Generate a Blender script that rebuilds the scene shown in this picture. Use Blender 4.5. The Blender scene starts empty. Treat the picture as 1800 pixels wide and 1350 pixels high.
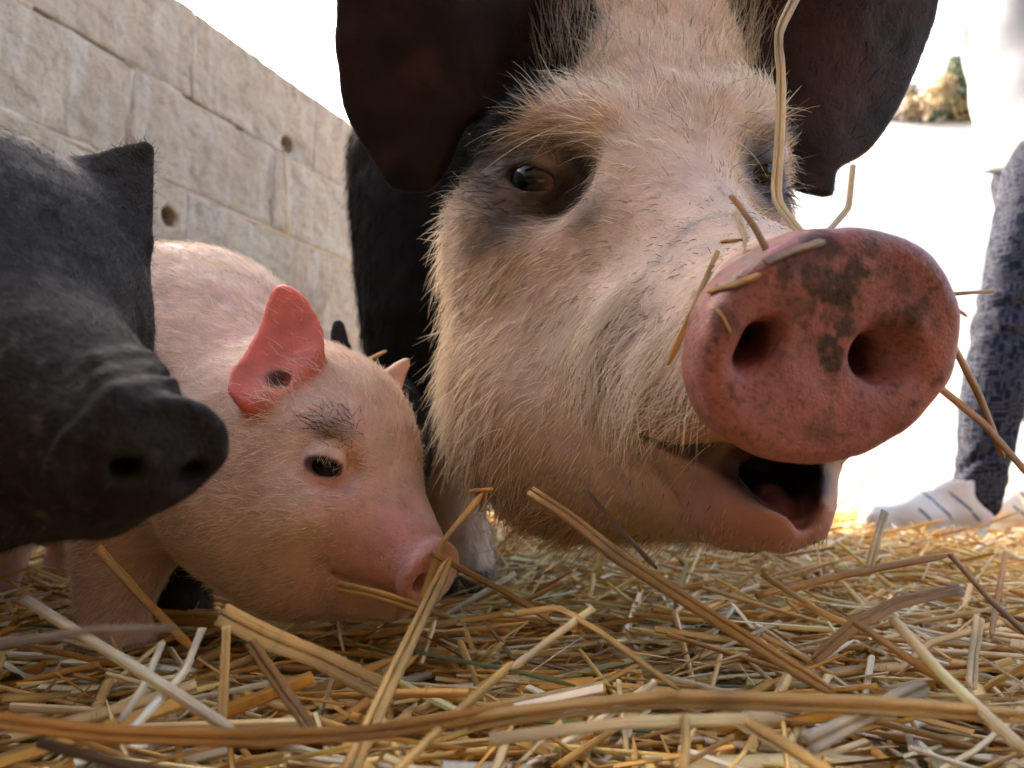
import bpy, math, random
import numpy as np
from mathutils import Vector, Matrix

rng = np.random.default_rng(7)
random.seed(7)
SC = bpy.context.scene
COL = SC.collection

# ------------------------------------------------------------------ camera, world, sun, exposure
F = 1386.0            # focal length in photograph pixels (1800 wide)
CAM_H = 0.105         # lens height over the straw
PITCH = math.radians(7.2)
cp, sp = math.cos(PITCH), math.sin(PITCH)
cam_d = bpy.data.cameras.new('camera')
cam = bpy.data.objects.new('camera', cam_d)
COL.objects.link(cam)
cam.location = (0, 0, CAM_H)
cam.rotation_euler = (math.radians(90) + PITCH, 0, 0)
cam_d.sensor_width = 36.0
cam_d.lens = F / 1800 * 36
cam_d.clip_start = 0.01
cam_d.clip_end = 600
cam_d.dof.use_dof = True
cam_d.dof.focus_distance = 0.385
cam_d.dof.aperture_fstop = 11.0
SC.camera = cam

SUN_EL = math.radians(29)
sun_h = Vector((-0.70, 0.71, 0)).normalized()          # the sun stands behind the wall, left and ahead
sun_dir = Vector((sun_h.x * math.cos(SUN_EL), sun_h.y * math.cos(SUN_EL), math.sin(SUN_EL)))
world = bpy.data.worlds.new('World')
SC.world = world
world.use_nodes = True
wn = world.node_tree.nodes
wl = world.node_tree.links
for n in list(wn):
    wn.remove(n)
sky = wn.new('ShaderNodeTexSky')
sky.sky_type = 'NISHITA'
sky.sun_disc = False
sky.sun_elevation = SUN_EL
sky.sun_rotation = math.atan2(sun_dir.x, sun_dir.y)
sky.air_density = 0.8
sky.dust_density = 5.0
bg = wn.new('ShaderNodeBackground')
bg.inputs[1].default_value = 0.15
wo = wn.new('ShaderNodeOutputWorld')
wl.new(sky.outputs[0], bg.inputs[0])
wl.new(bg.outputs[0], wo.inputs[0])
sun_d = bpy.data.lights.new('sun', 'SUN')
sun_d.energy = 2.1
sun_d.angle = math.radians(0.6)
sun_d.color = (1.0, 0.94, 0.85)
sun_o = bpy.data.objects.new('sun', sun_d)
COL.objects.link(sun_o)
sun_o.rotation_euler = (-sun_dir).to_track_quat('-Z', 'Y').to_euler()
sun_o.location = (-3, 2, 4)
SC.view_settings.view_transform = 'Standard'
SC.view_settings.look = 'None'
SC.view_settings.gamma = 1.0
SC.view_settings.use_curve_mapping = False
SC.view_settings.exposure = 3.08
SC.view_settings.use_white_balance = True
SC.view_settings.white_balance_temperature = 7500
SC.render.engine = 'CYCLES'
SC.cycles.max_bounces = 7
SC.cycles.diffuse_bounces = 5
SC.cycles.glossy_bounces = 2
SC.cycles.caustics_reflective = False
SC.cycles.caustics_refractive = False
SC.cycles.use_adaptive_sampling = True
SC.cycles.adaptive_threshold = 0.03
SC.cycles.denoising_prefilter = 'ACCURATE'
SC.cycles.use_denoising = True

# ------------------------------------------------------------------ small helpers
def P(px, py, D):
    """a photograph pixel at a given depth, as a point of the place"""
    X = (px - 900) / F * D
    Y = (675 - py) / F * D
    return np.array((X, D * cp - Y * sp, CAM_H + D * sp + Y * cp), dtype=np.float64)

def cdir(x, y, d):
    """a direction given as right, up, away"""
    v = np.array((x, d * cp - y * sp, d * sp + y * cp), dtype=np.float64)
    return v / np.linalg.norm(v)

def ray_plane(px, py, O, W):
    r = P(px, py, 1.0) - np.array((0, 0, CAM_H))
    c = np.array((0, 0, CAM_H))
    return c + r * (np.dot(O - c, W) / np.dot(r, W))

def nrm(v):
    v = np.asarray(v, dtype=np.float64)
    return v / np.linalg.norm(v)

def new_obj(name, data, parent=None):
    o = bpy.data.objects.new(name, data)
    COL.objects.link(o)
    if parent is not None:
        o.parent = parent
    return o

def empty(name, loc=(0, 0, 0)):
    o = bpy.data.objects.new(name, None)
    COL.objects.link(o)
    o.location = loc
    o.empty_display_size = 0.05
    return o

def tag(o, label=None, cat=None, group=None, kind=None):
    if label: o['label'] = label
    if cat: o['category'] = cat
    if group: o['group'] = group
    if kind: o['kind'] = kind
    return o

def hang(o, parent):
    """parent o to an Empty that only carries a location, keeping o where it stands"""
    o.parent = parent
    o.matrix_parent_inverse = Matrix.Translation(parent.location).inverted()
    return o

def mesh_np(name, V, Fc, smooth=True, mat=None, col=None):
    """mesh from numpy: Fc is (n,3) or (n,4)"""
    V = np.asarray(V, dtype=np.float32); Fc = np.asarray(Fc, dtype=np.int32)
    me = bpy.data.meshes.new(name)
    k = Fc.shape[1]
    me.vertices.add(len(V)); me.vertices.foreach_set('co', V.ravel())
    me.loops.add(Fc.size); me.loops.foreach_set('vertex_index', Fc.ravel())
    me.polygons.add(len(Fc))
    me.polygons.foreach_set('loop_start', np.arange(0, Fc.size, k, dtype=np.int32))
    me.polygons.foreach_set('loop_total', np.full(len(Fc), k, dtype=np.int32))
    if smooth:
        me.polygons.foreach_set('use_smooth', np.ones(len(Fc), dtype=bool))
    if col is not None:
        col = np.asarray(col, dtype=np.float32)
        if col.shape[1] == 3:
            col = np.concatenate([col, np.zeros((len(col), 1), np.float32)], 1)
        a = me.color_attributes.new('tint', 'FLOAT_COLOR', 'POINT')
        a.data.foreach_set('color', col.ravel())
    me.update(calc_edges=True)
    me.validate()
    if mat is not None:
        me.materials.append(mat)
    return me

# lattice noise for the modelling itself
_perm = np.random.default_rng(3).random((32, 32, 32)).astype(np.float32)
def vnoise(p, s=1.0, off=0.0):
    q = np.asarray(p, dtype=np.float32) * s + off + 100.0
    i = np.floor(q).astype(np.int32); f = q - i
    f = f * f * (3 - 2 * f)
    i0 = i & 31; i1 = (i + 1) & 31
    def g(a, b, c): return _perm[a, b, c]
    x0, y0, z0 = i0.T; x1, y1, z1 = i1.T
    fx, fy, fz = f.T
    c00 = g(x0, y0, z0) * (1 - fx) + g(x1, y0, z0) * fx
    c10 = g(x0, y1, z0) * (1 - fx) + g(x1, y1, z0) * fx
    c01 = g(x0, y0, z1) * (1 - fx) + g(x1, y0, z1) * fx
    c11 = g(x0, y1, z1) * (1 - fx) + g(x1, y1, z1) * fx
    return ((c00 * (1 - fy) + c10 * fy) * (1 - fz) + (c01 * (1 - fy) + c11 * fy) * fz) * 2 - 1
def fbm(p, s, o=3, off=0.0):
    r = 0; a = 0.5; t = 0
    for k in range(o):
        r = r + a * vnoise(p, s, off + k * 7.3); t += a; s *= 2.03; a *= 0.5
    return r / t
def sstep(a, b, x):
    t = np.clip((x - a) / (b - a), 0, 1)
    return t * t * (3 - 2 * t)

# ------------------------------------------------------------------ distance-field sculpting
def ell(c, r, R=None):
    c = np.asarray(c, np.float32); r = np.asarray(r, np.float32) * np.ones(3, np.float32)
    Rm = None if R is None else np.asarray(R, np.float32)
    def f(p):
        q = p - c
        if Rm is not None: q = q @ Rm
        k0 = np.sqrt(np.sum((q / r) ** 2, 1)); k1 = np.sqrt(np.sum((q / (r * r)) ** 2, 1)) + 1e-9
        return k0 * (k0 - 1) / k1
    return f
def cone(a, b, ra, rb):
    a = np.asarray(a, np.float32); b = np.asarray(b, np.float32); ab = b - a; L = float(ab @ ab)
    def f(p):
        t = np.clip(((p - a) @ ab) / L, 0, 1)
        return np.sqrt(np.sum((p - a - t[:, None] * ab) ** 2, 1)) - (ra + (rb - ra) * t)
    return f
def chain(pts, rs):
    fs = [cone(pts[i], pts[i + 1], rs[i], rs[i + 1]) for i in range(len(pts) - 1)]
    def f(p):
        d = fs[0](p)
        for g in fs[1:]: d = np.minimum(d, g(p))
        return d
    return f
def frame(w, up=(0, 0, 1)):
    """columns u, v, w with w the given normal and v as near up as can be"""
    w = nrm(w); u = nrm(np.cross(up, w)); v = np.cross(w, u)
    return np.stack([u, v, w], 1)
def puck(c, R, ru, rv, h, rr, tilt=0.0):
    """a rounded elliptical disc"""
    c = np.asarray(c, np.float32); Rm = np.asarray(R, np.float32)
    def f(p):
        q = (p - c) @ Rm
        e = np.sqrt((q[:, 0] / ru) ** 2 + (q[:, 1] / rv) ** 2) + 1e-9
        d2 = (e - 1) * np.sqrt(q[:, 0] ** 2 + q[:, 1] ** 2) / e
        a = d2 + rr; b = np.abs(q[:, 2]) - h + rr
        return np.minimum(np.maximum(a, b), 0) + np.sqrt(np.maximum(a, 0) ** 2 + np.maximum(b, 0) ** 2) - rr
    return f
def spline(pts, n=6):
    pts = np.asarray(pts); m = len(pts); out = []
    for i in range(m):
        a, b, c, d = pts[i - 1], pts[i], pts[(i + 1) % m], pts[(i + 2) % m]
        for t in np.linspace(0, 1, n, endpoint=False):
            out.append(0.5 * (2 * b + (c - a) * t + (2 * a - 5 * b + 4 * c - d) * t * t + (3 * b - a - 3 * c + d) * t ** 3))
    return np.array(out)
def poly_d(u, v, poly):
    d = np.full(len(u), 1e9, np.float32); s = np.ones(len(u), np.float32)
    n = len(poly)
    for i in range(n):
        ax, ay = poly[i]; bx, by = poly[i - 1]
        ex, ey = bx - ax, by - ay; wx, wy = u - ax, v - ay
        t = np.clip((wx * ex + wy * ey) / (ex * ex + ey * ey + 1e-12), 0, 1)
        d = np.minimum(d, (wx - ex * t) ** 2 + (wy - ey * t) ** 2)
        c1 = v >= ay; c2 = v < by; c3 = ex * wy > ey * wx
        s = np.where((c1 & c2 & c3) | (~c1 & ~c2 & ~c3), -s, s)
    return s * np.sqrt(d)
class Ear:
    """a leaf of cartilage: an outline on a tilted plane, cupped by a height function"""
    def __init__(self, O, W, pix, t, bend, up=(0, 0, 1)):
        self.O = np.asarray(O); self.R = frame(W, up)
        pts = [(ray_plane(x, y, self.O, self.R[:, 2]) - self.O) @ self.R for x, y in pix]
        self.poly = spline(np.array(pts)[:, :2], 5)
        self.t = t; self.bend = bend
        self.cu = self.poly.mean(0); self.rad = np.max(np.linalg.norm(self.poly - self.cu, axis=1)) + 0.05
    def loc(self, p):
        q = (p - self.O.astype(np.float32)) @ self.R.astype(np.float32)
        return q[:, 0], q[:, 1], q[:, 2] - self.bend(q[:, 0], q[:, 1])
    def __call__(self, p):
        C = (self.O + self.R[:, :2] @ self.cu).astype(np.float32)
        far = np.sqrt(np.sum((p - C) ** 2, 1)) - self.rad
        out = far + 0.02
        m = far < 0
        if m.any():
            u, v, w = self.loc(p[m])
            d2 = np.full(len(u), -0.03, np.float32); nr = np.abs(w) < 0.025
            d2[nr] = poly_d(u[nr], v[nr], self.poly)
            rr = self.t * 0.95
            a = d2 + rr; b = np.abs(w) - self.t + rr
            out[m] = np.minimum(np.maximum(a, b), 0) + np.sqrt(np.maximum(a, 0) ** 2 + np.maximum(b, 0) ** 2) - rr
        return out
def smin(a, b, k):
    h = np.maximum(k - np.abs(a - b), 0) / k
    return np.minimum(a, b) - h * h * k * 0.25
def smax(a, b, k):
    return -smin(-a, -b, k)
class Field:
    def __init__(self): self.ops = []
    def add(self, f, k=0.02): self.ops.append((1, f, k)); return self
    def sub(self, f, k=0.006): self.ops.append((-1, f, k)); return self
    def warp(self, f): self.ops.append((0, f, 0)); return self
    def __call__(self, p, cull=False):
        p = np.asarray(p, np.float32)
        d = None; dc = None
        if cull:                       # a compact clump of points: leave out what cannot reach it
            lo, hi = p.min(0), p.max(0); c = ((lo + hi) * 0.5)[None]; R = float(np.linalg.norm(hi - lo)) * 0.5
        for s, f, k in self.ops:
            if s == 0: d = d + f(p); continue
            if cull:
                gc = float(f(c)[0])
                if dc is None: dc = gc
                elif s > 0:
                    if gc > dc + k + 3.0 * R: continue
                    dc = min(dc, gc)
                elif gc + dc > k + 3.2 * R: continue
            g = f(p).astype(np.float32)
            if d is None: d = g
            elif s > 0: d = smin(d, g, k)
            else: d = smax(d, -g, k)
        return d
def surface(fld, lo, hi, h, band=4):
    """mesh a field with surface nets, refined only near the surface"""
    lo = np.asarray(lo, float); hi = np.asarray(hi, float)
    H = h * band
    nc = np.ceil((hi - lo) / H).astype(int) + 1
    ax = [lo[i] + H * np.arange(nc[i]) for i in range(3)]
    G = np.stack(np.meshgrid(*ax, indexing='ij'), -1).reshape(-1, 3).astype(np.float32)
    dc = np.concatenate([fld(g) for g in np.array_split(G, max(1, len(G) // 400000))]).reshape(nc)
    nf = (nc - 1) * band
    up = np.repeat(np.repeat(np.repeat(dc[:-1, :-1, :-1], band, 0), band, 1), band, 2).astype(np.float32)
    near = np.abs(dc) < H * 2.2
    cn = np.zeros(tuple(nc - 1), bool)
    for a in (0, 1):
        for b in (0, 1):
            for c in (0, 1):
                cn |= near[a:nc[0] - 1 + a, b:nc[1] - 1 + b, c:nc[2] - 1 + c]
    fn = np.repeat(np.repeat(np.repeat(cn, band, 0), band, 1), band, 2)
    idx = np.argwhere(fn)
    pts = (lo + idx * h).astype(np.float32)
    if isinstance(fld, Field):
        blk = idx // 20
        key = (blk[:, 0] * 4096 + blk[:, 1]) * 4096 + blk[:, 2]
        order = np.argsort(key, kind='stable')
        cuts = np.flatnonzero(np.diff(key[order])) + 1
        vals = np.empty(len(pts), np.float32)
        for g in np.split(order, cuts): vals[g] = fld(pts[g], True)
    else:
        vals = np.concatenate([fld(g) for g in np.array_split(pts, max(1, len(pts) // 400000))])
    up[fn] = vals
    d = up; n = np.array(d.shape); s = d < 0
    act = np.zeros(tuple(n - 1), bool); allin = np.ones(tuple(n - 1), bool)
    for a in (0, 1):
        for b in (0, 1):
            for c in (0, 1):
                v = s[a:n[0] - 1 + a, b:n[1] - 1 + b, c:n[2] - 1 + c]
                act |= v; allin &= v
    act &= ~allin
    cells = np.argwhere(act)
    ids = np.full(tuple(n - 1), -1, np.int32); ids[act] = np.arange(len(cells))
    acc = np.zeros((len(cells), 3)); cnt = np.zeros(len(cells))
    cr = [(a, b, c) for a in (0, 1) for b in (0, 1) for c in (0, 1)]
    for i, a in enumerate(cr):
        for b in cr[i + 1:]:
            if sum(abs(a[k] - b[k]) for k in range(3)) != 1: continue
            ca = cells + a; cb = cells + b
            da = d[ca[:, 0], ca[:, 1], ca[:, 2]]; db = d[cb[:, 0], cb[:, 1], cb[:, 2]]
            m = (da < 0) != (db < 0)
            t = da[m] / (da[m] - db[m])
            acc[m] += np.array(a) + t[:, None] * (np.array(b) - np.array(a)); cnt[m] += 1
    V = lo + (cells + acc / cnt[:, None]) * h
    Q = []
    for ax_ in range(3):
        o = [0, 0, 0]; o[ax_] = 1
        A = s[:n[0] - o[0], :n[1] - o[1], :n[2] - o[2]]; B = s[o[0]:, o[1]:, o[2]:]
        e = np.argwhere(A != B)
        i1, i2 = (ax_ + 1) % 3, (ax_ + 2) % 3
        ok = (e[:, i1] > 0) & (e[:, i2] > 0) & (e[:, i1] < n[i1] - 1) & (e[:, i2] < n[i2] - 1)
        e = e[ok]; ins = A[e[:, 0], e[:, 1], e[:, 2]]
        def cid(d1, d2):
            c = e.copy(); c[:, i1] -= d1; c[:, i2] -= d2
            return ids[c[:, 0], c[:, 1], c[:, 2]]
        q = np.stack([cid(1, 1), cid(0, 1), cid(0, 0), cid(1, 0)], 1)
        q[~ins] = q[~ins][:, ::-1]
        Q.append(q[(q >= 0).all(1)])
    return V.astype(np.float32), np.concatenate(Q)
def smooth_mesh(V, Q, it=2, f=0.5):
    for _ in range(it):
        acc = np.zeros_like(V); cnt = np.zeros(len(V), np.float32)
        for a, b in ((0, 1), (1, 2), (2, 3), (3, 0)):
            np.add.at(acc, Q[:, a], V[Q[:, b]]); np.add.at(cnt, Q[:, a], 1)
            np.add.at(acc, Q[:, b], V[Q[:, a]]); np.add.at(cnt, Q[:, b], 1)
        V = V + f * (acc / np.maximum(cnt, 1)[:, None] - V)
    return V

# ------------------------------------------------------------------ node helpers
class NT:
    def __init__(self, name):
        self.m = bpy.data.materials.new(name); self.m.use_nodes = True
        self.t = self.m.node_tree
        for n in list(self.t.nodes): self.t.nodes.remove(n)
        self.out = self.t.nodes.new('ShaderNodeOutputMaterial')
    def n(self, typ, **kw):
        nd = self.t.nodes.new(typ)
        for k, v in kw.items():
            if k.startswith('i_'):
                key = k[2:]
                key = int(key) if key.isdigit() else key
                if isinstance(v, bpy.types.NodeSocket): self.t.links.new(v, nd.inputs[key])
                else: nd.inputs[key].default_value = v
            else: setattr(nd, k, v)
        return nd
    def l(self, a, b): self.t.links.new(a, b)
    def math(self, op, a, b=0.5, clamp=False):
        nd = self.t.nodes.new('ShaderNodeMath'); nd.operation = op; nd.use_clamp = clamp
        for i, x in enumerate((a, b)):
            if isinstance(x, bpy.types.NodeSocket): self.t.links.new(x, nd.inputs[i])
            else: nd.inputs[i].default_value = x
        return nd.outputs[0]
    def noise(self, scale, detail=4, rough=0.6, vec=None, dist=0.0):
        nd = self.n('ShaderNodeTexNoise'); nd.inputs['Scale'].default_value = scale
        nd.inputs['Detail'].default_value = detail; nd.inputs['Roughness'].default_value = rough
        nd.inputs['Distortion'].default_value = dist
        if vec is not None: self.l(vec, nd.inputs['Vector'])
        return nd.outputs['Fac']
    def ramp(self, fac, stops):
        nd = self.n('ShaderNodeValToRGB'); self.l(fac, nd.inputs[0])
        cr = nd.color_ramp
        while len(cr.elements) < len(stops): cr.elements.new(0.5)
        for e, (p, c) in zip(cr.elements, stops):
            e.position = p; e.color = (c if len(c) == 4 else (*c, 1)) if not isinstance(c, float) else (c, c, c, 1)
        return nd.outputs[0]
    def mix(self, fac, a, b, mode='MIX'):
        nd = self.n('ShaderNodeMix', data_type='RGBA', blend_type=mode)
        for sock, x in ((nd.inputs['Factor'], fac), (nd.inputs[6], a), (nd.inputs[7], b)):
            if isinstance(x, bpy.types.NodeSocket): self.l(x, sock)
            elif isinstance(x, (int, float)): sock.default_value = x
            else: sock.default_value = x if len(x) == 4 else (*x, 1)
        return nd.outputs[2]
    def bump(self, h, strength=0.5, dist=0.001, normal=None):
        nd = self.n('ShaderNodeBump'); nd.inputs['Strength'].default_value = strength
        nd.inputs['Distance'].default_value = dist; self.l(h, nd.inputs['Height'])
        if normal is not None: self.l(normal, nd.inputs['Normal'])
        return nd.outputs[0]
    def pbsdf(self, color=None, rough=0.6, normal=None, **kw):
        b = self.n('ShaderNodeBsdfPrincipled')
        if color is not None:
            if isinstance(color, bpy.types.NodeSocket): self.l(color, b.inputs['Base Color'])
            else: b.inputs['Base Color'].default_value = (*color, 1)
        if isinstance(rough, bpy.types.NodeSocket): self.l(rough, b.inputs['Roughness'])
        else: b.inputs['Roughness'].default_value = rough
        if normal is not None: self.l(normal, b.inputs['Normal'])
        for k, v in kw.items():
            key = k.replace('_', ' ')
            if isinstance(v, bpy.types.NodeSocket): self.l(v, b.inputs[key])
            else: b.inputs[key].default_value = v
        self.l(b.outputs[0], self.out.inputs[0])
        return b
    def obj(self):
        return self.n('ShaderNodeTexCoord').outputs['Object']
    def attr(self, name='tint'):
        return self.n('ShaderNodeAttribute', attribute_name=name).outputs['Color']

def thing_mesh(name, V, Q, mat, base, col=None, smooth=True):
    base = np.asarray(base, float)
    me = mesh_np(name, np.asarray(V) - base, Q, smooth, mat, col)
    o = new_obj(name, me); o.location = base
    return o
def child_mesh(parent, name, V, Q, mat, col=None, smooth=True):
    b = np.array(parent.location) if parent.parent is None else np.array(parent.parent.location) + np.array(parent.location)
    me = mesh_np(name, np.asarray(V) - b, Q, smooth, mat, col)
    return new_obj(name, me, parent)

def hair_obj(parent, name, roots, dirs, lens, rad, cols, mat, npt=5, droop=0.25, curl=0.12, norm=None, lift=None):
    """tapered hairs as one curves object"""
    n = len(roots)
    b = np.array(parent.location)
    cu = bpy.data.hair_curves.new(name)
    cu.add_curves([npt] * n)
    t = np.linspace(0, 1, npt)
    r2 = np.random.default_rng(n)
    dirs = dirs / (np.linalg.norm(dirs, axis=1, keepdims=True) + 1e-9)
    side = np.cross(dirs, r2.normal(size=(n, 3))); side /= np.linalg.norm(side, axis=1, keepdims=True) + 1e-9
    pos = np.zeros((n, npt, 3))
    amp = r2.normal(0, curl, n)
    for k, tk in enumerate(t):
        q = roots + dirs * (lens * tk)[:, None] + side * (lens * amp * tk * tk)[:, None]
        q[:, 2] -= lens * droop * tk * tk
        if norm is not None: q -= norm * (lens * lift * tk * tk)[:, None]
        pos[:, k] = q - b
    cu.position_data.foreach_set('vector', pos.astype(np.float32).ravel())
    ra = cu.attributes.get('radius') or cu.attributes.new('radius', 'FLOAT', 'POINT')
    taper = np.clip(1.0 - 0.85 * t ** 1.5, 0.05, 1)
    ra.data.foreach_set('value', (np.asarray(rad)[:, None] * taper[None]).astype(np.float32).ravel())
    ca = cu.attributes.new('tint', 'FLOAT_COLOR', 'CURVE')
    ca.data.foreach_set('color', np.concatenate([cols, np.ones((n, 1))], 1).astype(np.float32).ravel())
    cu.materials.append(mat)
    return new_obj(name, cu, parent)

def scatter(V, Q, dens, n, seed=1):
    """n random points on a quad mesh, weighted by area and by a density per vertex"""
    r = np.random.default_rng(seed)
    A = V[Q[:, 0]]; B = V[Q[:, 1]]; C = V[Q[:, 2]]; D = V[Q[:, 3]]
    ar = np.linalg.norm(np.cross(C - A, D - B), axis=1) * 0.5
    w = ar * dens[Q].mean(1)
    w = np.maximum(w, 0); w /= w.sum()
    k = r.choice(len(Q), n, p=w)
    u = r.random((n, 1)); v = r.random((n, 1))
    fn = np.cross(C - A, D - B)
    vn = np.zeros_like(V)
    for i in range(4): np.add.at(vn, Q[:, i], fn)
    vn /= np.linalg.norm(vn, axis=1, keepdims=True) + 1e-12
    mixq = lambda a, b, c, d: ((a[k] * (1 - u) + b[k] * u) * (1 - v) + (d[k] * (1 - u) + c[k] * u) * v).astype(np.float32)
    nn = mixq(*(vn[Q[:, i]] for i in range(4)))
    return mixq(A, B, C, D), nn / (np.linalg.norm(nn, axis=1, keepdims=True) + 1e-9)

# ------------------------------------------------------------------ animal materials
def mat_skin(name, sss=0.3, rough=0.55, bump=0.5, scale=0.006, spec=0.4):
    t = NT(name)
    at = t.n('ShaderNodeAttribute', attribute_name='tint')
    c = at.outputs['Color']; alp = at.outputs['Alpha']
    thin = t.math('SUBTRACT', alp, 1.0, True)
    wet = t.math('MULTIPLY', alp, t.math('LESS_THAN', alp, 1.02))
    co = t.obj()
    v = t.noise(60, 5, 0.65, co)
    c2 = t.mix(0.5, c, t.ramp(v, [(0.25, (0.40, 0.37, 0.35)), (0.75, (1.22, 1.18, 1.14))]), 'MULTIPLY')
    pore = t.noise(420, 4, 0.7, co)
    c2 = t.mix(t.math('MULTIPLY', wet, 0.55), c2, t.ramp(pore, [(0.34, (0.25, 0.20, 0.19)), (0.48, (0.95, 0.95, 0.95)), (0.7, (1.2, 1.15, 1.1))]), 'MULTIPLY')
    fine = t.noise(900, 3, 0.6, co)
    mid = t.noise(160, 4, 0.6, co)
    nb = t.bump(mid, bump * 0.6, 0.0025)
    nb = t.bump(fine, bump, 0.0006, nb)
    vor = t.n('ShaderNodeTexVoronoi', feature='DISTANCE_TO_EDGE'); vor.inputs['Scale'].default_value = 260; t.l(co, vor.inputs['Vector'])
    cr = t.math('MULTIPLY', t.math('MINIMUM', vor.outputs[0], 0.12), t.math('MULTIPLY', wet, 6.0))
    nb = t.bump(cr, 0.10, 0.0010, nb)
    r = t.math('ADD', t.math('MULTIPLY', t.noise(120, 3, 0.6, co), 0.3), rough - 0.15)
    r = t.math('SUBTRACT', r, t.math('MULTIPLY', wet, 0.06))
    b = t.pbsdf(c2, r, nb, Subsurface_Weight=t.math('ADD', t.math('MULTIPLY', thin, 0.65), sss), Subsurface_Scale=scale)
    b.inputs['Subsurface Radius'].default_value = (1.0, 0.35, 0.2)
    lum = t.n('ShaderNodeRGBToBW'); t.l(c2, lum.inputs[0])
    t.l(t.math('MINIMUM', t.math('ADD', t.math('MULTIPLY', lum.outputs[0], 3.0), 0.10), spec), b.inputs['Specular IOR Level'])
    return t.m
def mat_hair(name, rough=0.35):
    t = NT(name)
    c = t.attr()
    b = t.n('ShaderNodeBsdfPrincipled'); t.l(c, b.inputs['Base Color'])
    b.inputs['Roughness'].default_value = rough
    lum = t.n('ShaderNodeRGBToBW'); t.l(c, lum.inputs[0])
    t.l(t.math('MINIMUM', t.math('ADD', t.math('MULTIPLY', lum.outputs[0], 1.2), 0.06), 0.5), b.inputs['Specular IOR Level'])
    tr = t.n('ShaderNodeBsdfTranslucent'); t.l(c, tr.inputs[0])
    mx = t.n('ShaderNodeMixShader'); mx.inputs[0].default_value = 0.4
    t.l(b.outputs[0], mx.inputs[1]); t.l(tr.outputs[0], mx.inputs[2]); t.l(mx.outputs[0], t.out.inputs[0])
    return t.m
def mat_eye(name, iris=(0.02, 0.013, 0.01), white=(0.55, 0.40, 0.36)):
    t = NT(name)
    c = t.attr()
    b = t.pbsdf(c, 0.10, None)
    b.inputs['Specular IOR Level'].default_value = 0.3
    return t.m
M_SKIN = mat_skin('pig_skin')
M_DARK = mat_skin('dark_pig_skin', 0.0, 0.72, 1.4, 0.004, 0.26)
M_HAIR = mat_hair('pig_hair')
M_EYE = mat_eye('pig_eye')

def eyeball(parent, c, r, look, iris=(0.018, 0.012, 0.010), white=(0.55, 0.42, 0.38), iris_ang=0.85):
    nu, nv = 28, 20
    look = nrm(look); Rm = frame(look)
    V = []; C = []
    for j in range(nv + 1):
        th = math.pi * j / nv
        for i in range(nu):
            ph = 2 * math.pi * i / nu
            bulge = 1.0 + 0.10 * math.exp(-(th / 0.6) ** 2)
            q = np.array((math.sin(th) * math.cos(ph), math.sin(th) * math.sin(ph), math.cos(th))) * r * bulge
            V.append(np.asarray(c) + Rm @ q)
            k = float(sstep(iris_ang - 0.08, iris_ang + 0.08, np.array(th)))
            pu = float(sstep(0.34, 0.40, np.array(th)))
            ic = np.array(iris) * (0.15 + 0.85 * pu)
            C.append(ic * (1 - k) + np.array(white) * k)
    Q = [(j * nu + i, (j + 1) * nu + i, (j + 1) * nu + (i + 1) % nu, j * nu + (i + 1) % nu) for j in range(nv) for i in range(nu)]
    return child_mesh(parent, 'eye', np.array(V), Q, M_EYE, np.array(C))

def blobs(p, spots, ns=55, na=0.35):
    """pigment: soft patches round points of the hide, edges broken by noise"""
    w = np.zeros(len(p), np.float32)
    nz = fbm(p, ns, 3)
    for c, r, s, a in spots:
        d = np.linalg.norm(p - np.asarray(c, np.float32), axis=1) / r
        w = np.maximum(w, a * (1 - sstep(1 - s, 1 + s, d + na * nz)))
    return w


def hit(fld, px, py, d0=0.05, d1=3.0):
    """depth at which the line of sight through a pixel meets a field (or comes nearest to it)"""
    d = d0; best = (9, d0)
    for _ in range(400):
        v = float(fld(P(px, py, d)[None])[0])
        if v < best[0]: best = (v, d)
        if v < 0.0006: return d
        d += max(v * 0.85, 0.0006)
        if d > d1: break
    return best[1]
def on(fld, px, py, back=0.0):
    return P(px, py, hit(fld, px, py) + back)

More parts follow.
